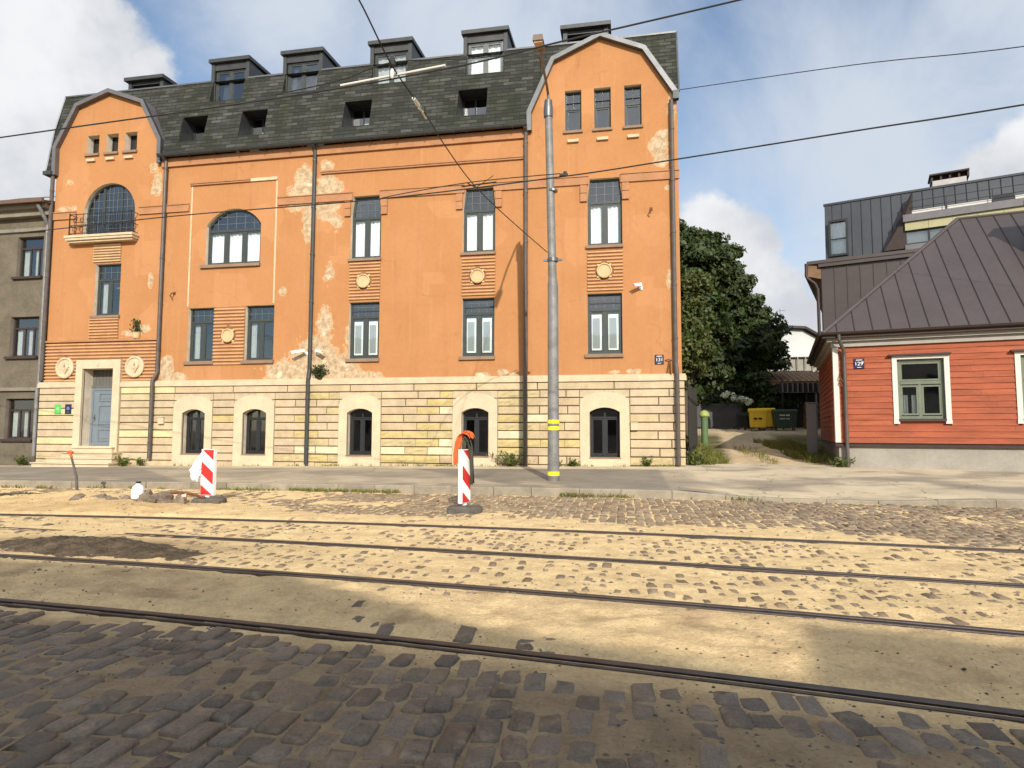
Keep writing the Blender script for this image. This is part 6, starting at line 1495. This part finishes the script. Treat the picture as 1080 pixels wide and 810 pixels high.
tree('young_tree', 'lighter yellow-green tree in front of the dark crowns, close to the orange wall', (3.0, 10.5, 1.0), [(3.0, 10.5, .7), (3.0, 10.5, 3), (3.1, 10.4, 5.5), (3.1, 10.4, 8)],
     lobes_for(3.0, 10.5, 6.6, 18, (.85, 1.2, 3.4), 9, (.6, .95)), 'leaflight', .11, 80, 10)
tree('shrub', 'dark rounded shrub behind the slat fence at the left end of the alley', (5.0, 24, 1.6), [(5.0, 24, 1.4), (5.0, 24, 2.4), (5.1, 24, 3.4)], lobes_for(5.2, 23.9, 3.9, 14, (2.2, .8, 1.3), 14, (.7, 1.1)), 'leafdark', .14, 60, 15, 'shrub')
tree('shrub', 'dark hedge-like shrub in the shade behind the waste containers', (8.6, 24, 1.8), [(8.6, 23.8, 1.6), (8.6, 23.8, 2.6), (8.8, 23.8, 3.6)], lobes_for(8.5, 23.8, 3.9, 16, (2.6, .5, 1.2), 17, (.7, 1.0)), 'leafdark', .14, 60, 18, 'shrub')
t = thing('flowering_shrub', 'white-flowered shrub above the slat fence left of the yellow containers', 'shrub', (7.4, 23, 1.8)); rg = np.random.RandomState(31)
P, D = crown_pts([(6.9, 23, 3.5, .6, .4, .45), (7.6, 23, 3.35, .7, .4, .4), (8.2, 23, 3.1, .5, .4, .35)], 60, rg, 30); mb = MB(); mb.tube([(7.4, 23, 1.6), (7.4, 23, 3)], .05, 6); leaves(mb, P, .09, .3, D, rg); mb.build('foliage', M['leafdark'], t)
mb = MB()
for i in range(34):
    c = np.array([6.6+1.9*rg.rand(), 22.6+.15*rg.rand(), 0]); c[2] = 4.15-.32*(c[0]-6.6)+.35*(rg.rand()-.6)
    e = rg.randn(40, 3); e /= np.linalg.norm(e, axis=1)[:, None]; leaves(mb, c+e*.13, .05, .2, e, rg, .15, .9)
mb.build('flowers', M['petal'], t)
def weed(label, loc, r, h, n, seed, leafm='weed', size=.06, name='weed', fan=1.):
    rg = np.random.RandomState(seed); t = thing(name, label, 'weed', loc, off=(0, 0, 0)); mb = MB(); P = []; D = []
    for i in range(n):
        a = rg.rand()*2*math.pi; l = h*(.5+.5*rg.rand()); d = np.array([math.cos(a)*r*fan*rg.rand(), -abs(math.sin(a))*r*.6*rg.rand(), l])
        mb.tube([(0, 0, -.03), tuple(d*.55+np.array([0, 0, .05])), tuple(d)], [.006, .005, .003], 4)
        for k in range(7): q = d*(.25+.75*k/6)+rg.randn(3)*size*.5; q[1] = min(q[1], .02); q[2] = max(q[2], .01); P.append(q); D.append(rg.randn(3))
    mb.build('stems', M['bark'], t); mb = MB(); leaves(mb, np.array(P), size, .6, None, rg, .5, .5); mb.build('leaves', M[leafm], t)
weed('bushy green weed growing at the wall beside the third downpipe', (-3.95, -.2, .3), .95, .55, 46, 1)
weed('small weed at the wall foot on the left edge of the rightmost basement window surround', (-1.75, -.15, .33), .3, .32, 12, 2)
weed('thin weed at the wall foot right of the rightmost basement window surround', (.75, -.12, .36), .35, .35, 12, 3)
weed('dark weed growing at the right end of the entrance steps', (-19.05, -.75, .17), .45, .42, 22, 4)
weed('low weed at the wall between the entrance steps and the first downpipe', (-18.75, -.2, .18), .3, .3, 14, 5)
weed('tangled weed rooted on the cornice beside the downpipe under the security cameras', (-11.35, -.1, 3.52), .42, .5, 30, 6, 'leafdark', .07)
weed('grassy weed at the foot of the grey house next to its drainpipe', (-24.4, -.05, .1), .5, .4, 24, 7)
weed('weed clump at the outer corner of the orange house by the alley', (2.35, .3, .38), .5, .6, 30, 8, 'weed', .07)
weed('leafy weed at the corner of the red house foundation', (7.0, .3, .33), .5, .42, 26, 9, 'weed', .06)
weed('small weed growing between wall and pavement behind the street lamp', (-2.3, -.12, .31), .25, .3, 10, 10)
t = thing('potted_plant', 'small upright plant in a pale pot on the ledge right of the bay window', 'potted plant', (-19.33, -.05, 5.245), off=(0, 0, 0)); mb = MB(); mb.lathe([(.09, 0), (.12, .03), (.17, .24), (.18, .25), (.15, .26)], (0, -.0, 0), 14); mb.build('pot', M['ribpale'], t)
rg = np.random.RandomState(77); P = []; 
for i in range(60):
    a = rg.rand(); P.append(np.array([.16*rg.randn()*(1-.5*a), -.03+.05*rg.randn(), .26+.5*a]))
mb = MB(); leaves(mb, np.array(P), .085, .1, np.tile([[0, -.6, .2]], (60, 1)), rg, .6, .4); [mb.tube([(0, 0, .2), (.08*s, 0, .75)], .012, 5, col=(.8, .8, .6)) for s in (-1, .2, 1.2)]; mb.build('leaves', M['leafdark'], t)
# grass
def grass(label_name, spots, n, seed, h=.16, dens=1.):
    rg = np.random.RandomState(seed); mb = MB()
    for (x0, x1, y0, y1, zf, k) in spots:
        for i in range(int(n*k)):
            x = x0+(x1-x0)*rg.rand(); y = y0+(y1-y0)*rg.rand()
            if fbm(np.array(x*1.6), np.array(y*1.6), seed) < .42: continue
            z = float(zf(np.array(x), np.array(y)))-.01; hh = h*(.4+.9*rg.rand()); a = rg.rand()*6.28; w = .010+.008*rg.rand(); lx, ly = rg.randn()*.4*hh, rg.randn()*.4*hh
            dx, dy = math.cos(a)*w, math.sin(a)*w; g = .7+.6*rg.rand()
            mb.add([(x-dx, y-dy, z), (x+dx, y+dy, z), (x+lx*.5+dx*.6, y+ly*.5+dy*.6, z+hh*.6), (x+lx, y+ly, z+hh)], [(0, 1, 2), (0, 2, 3)], 0, (g*(.9+.5*rg.rand()), g, g*.8))
    o = mb.build(label_name, M['grass']); tag(o, kind='stuff')
grass('grass', [(2.2, 3.6, .8, 9, alley_z, 1.), (2.2, 3.0, .5, 2.5, alley_z, .4), (6.3, 7.9, 1.6, 11, alley_z, 1.), (4.8, 5.4, 1, 8, alley_z, .05)], 4200, 41, .24)
kz = lambda x, y: kerb_z(x)*0+.02
grass('kerb_grass', [(x0, x1, float(kerb_y((x0+x1)/2))-.10, float(kerb_y((x0+x1)/2))+.02, kz, k) for x0, x1, k in ((-20, -15, .5), (-15, -12, .3), (-11, -9, .3), (-9, -7.8, .4), (-7.8, -6.6, .5), (-6.6, -5.6, .25), (-5.2, -4.7, .15), (-1.9, -.9, .4), (-.9, .2, .15), (1.5, 4, .2))], 620, 43, .09)
grass('joint_grass', [(-17.4, -9, -.16, -.03, walk_z, .5), (-2.5, 2, -.16, -.03, walk_z, .3), (-8.5, -4.3, -.14, -.02, walk_z, .3)], 900, 45, .11)
S.render.engine = 'CYCLES'
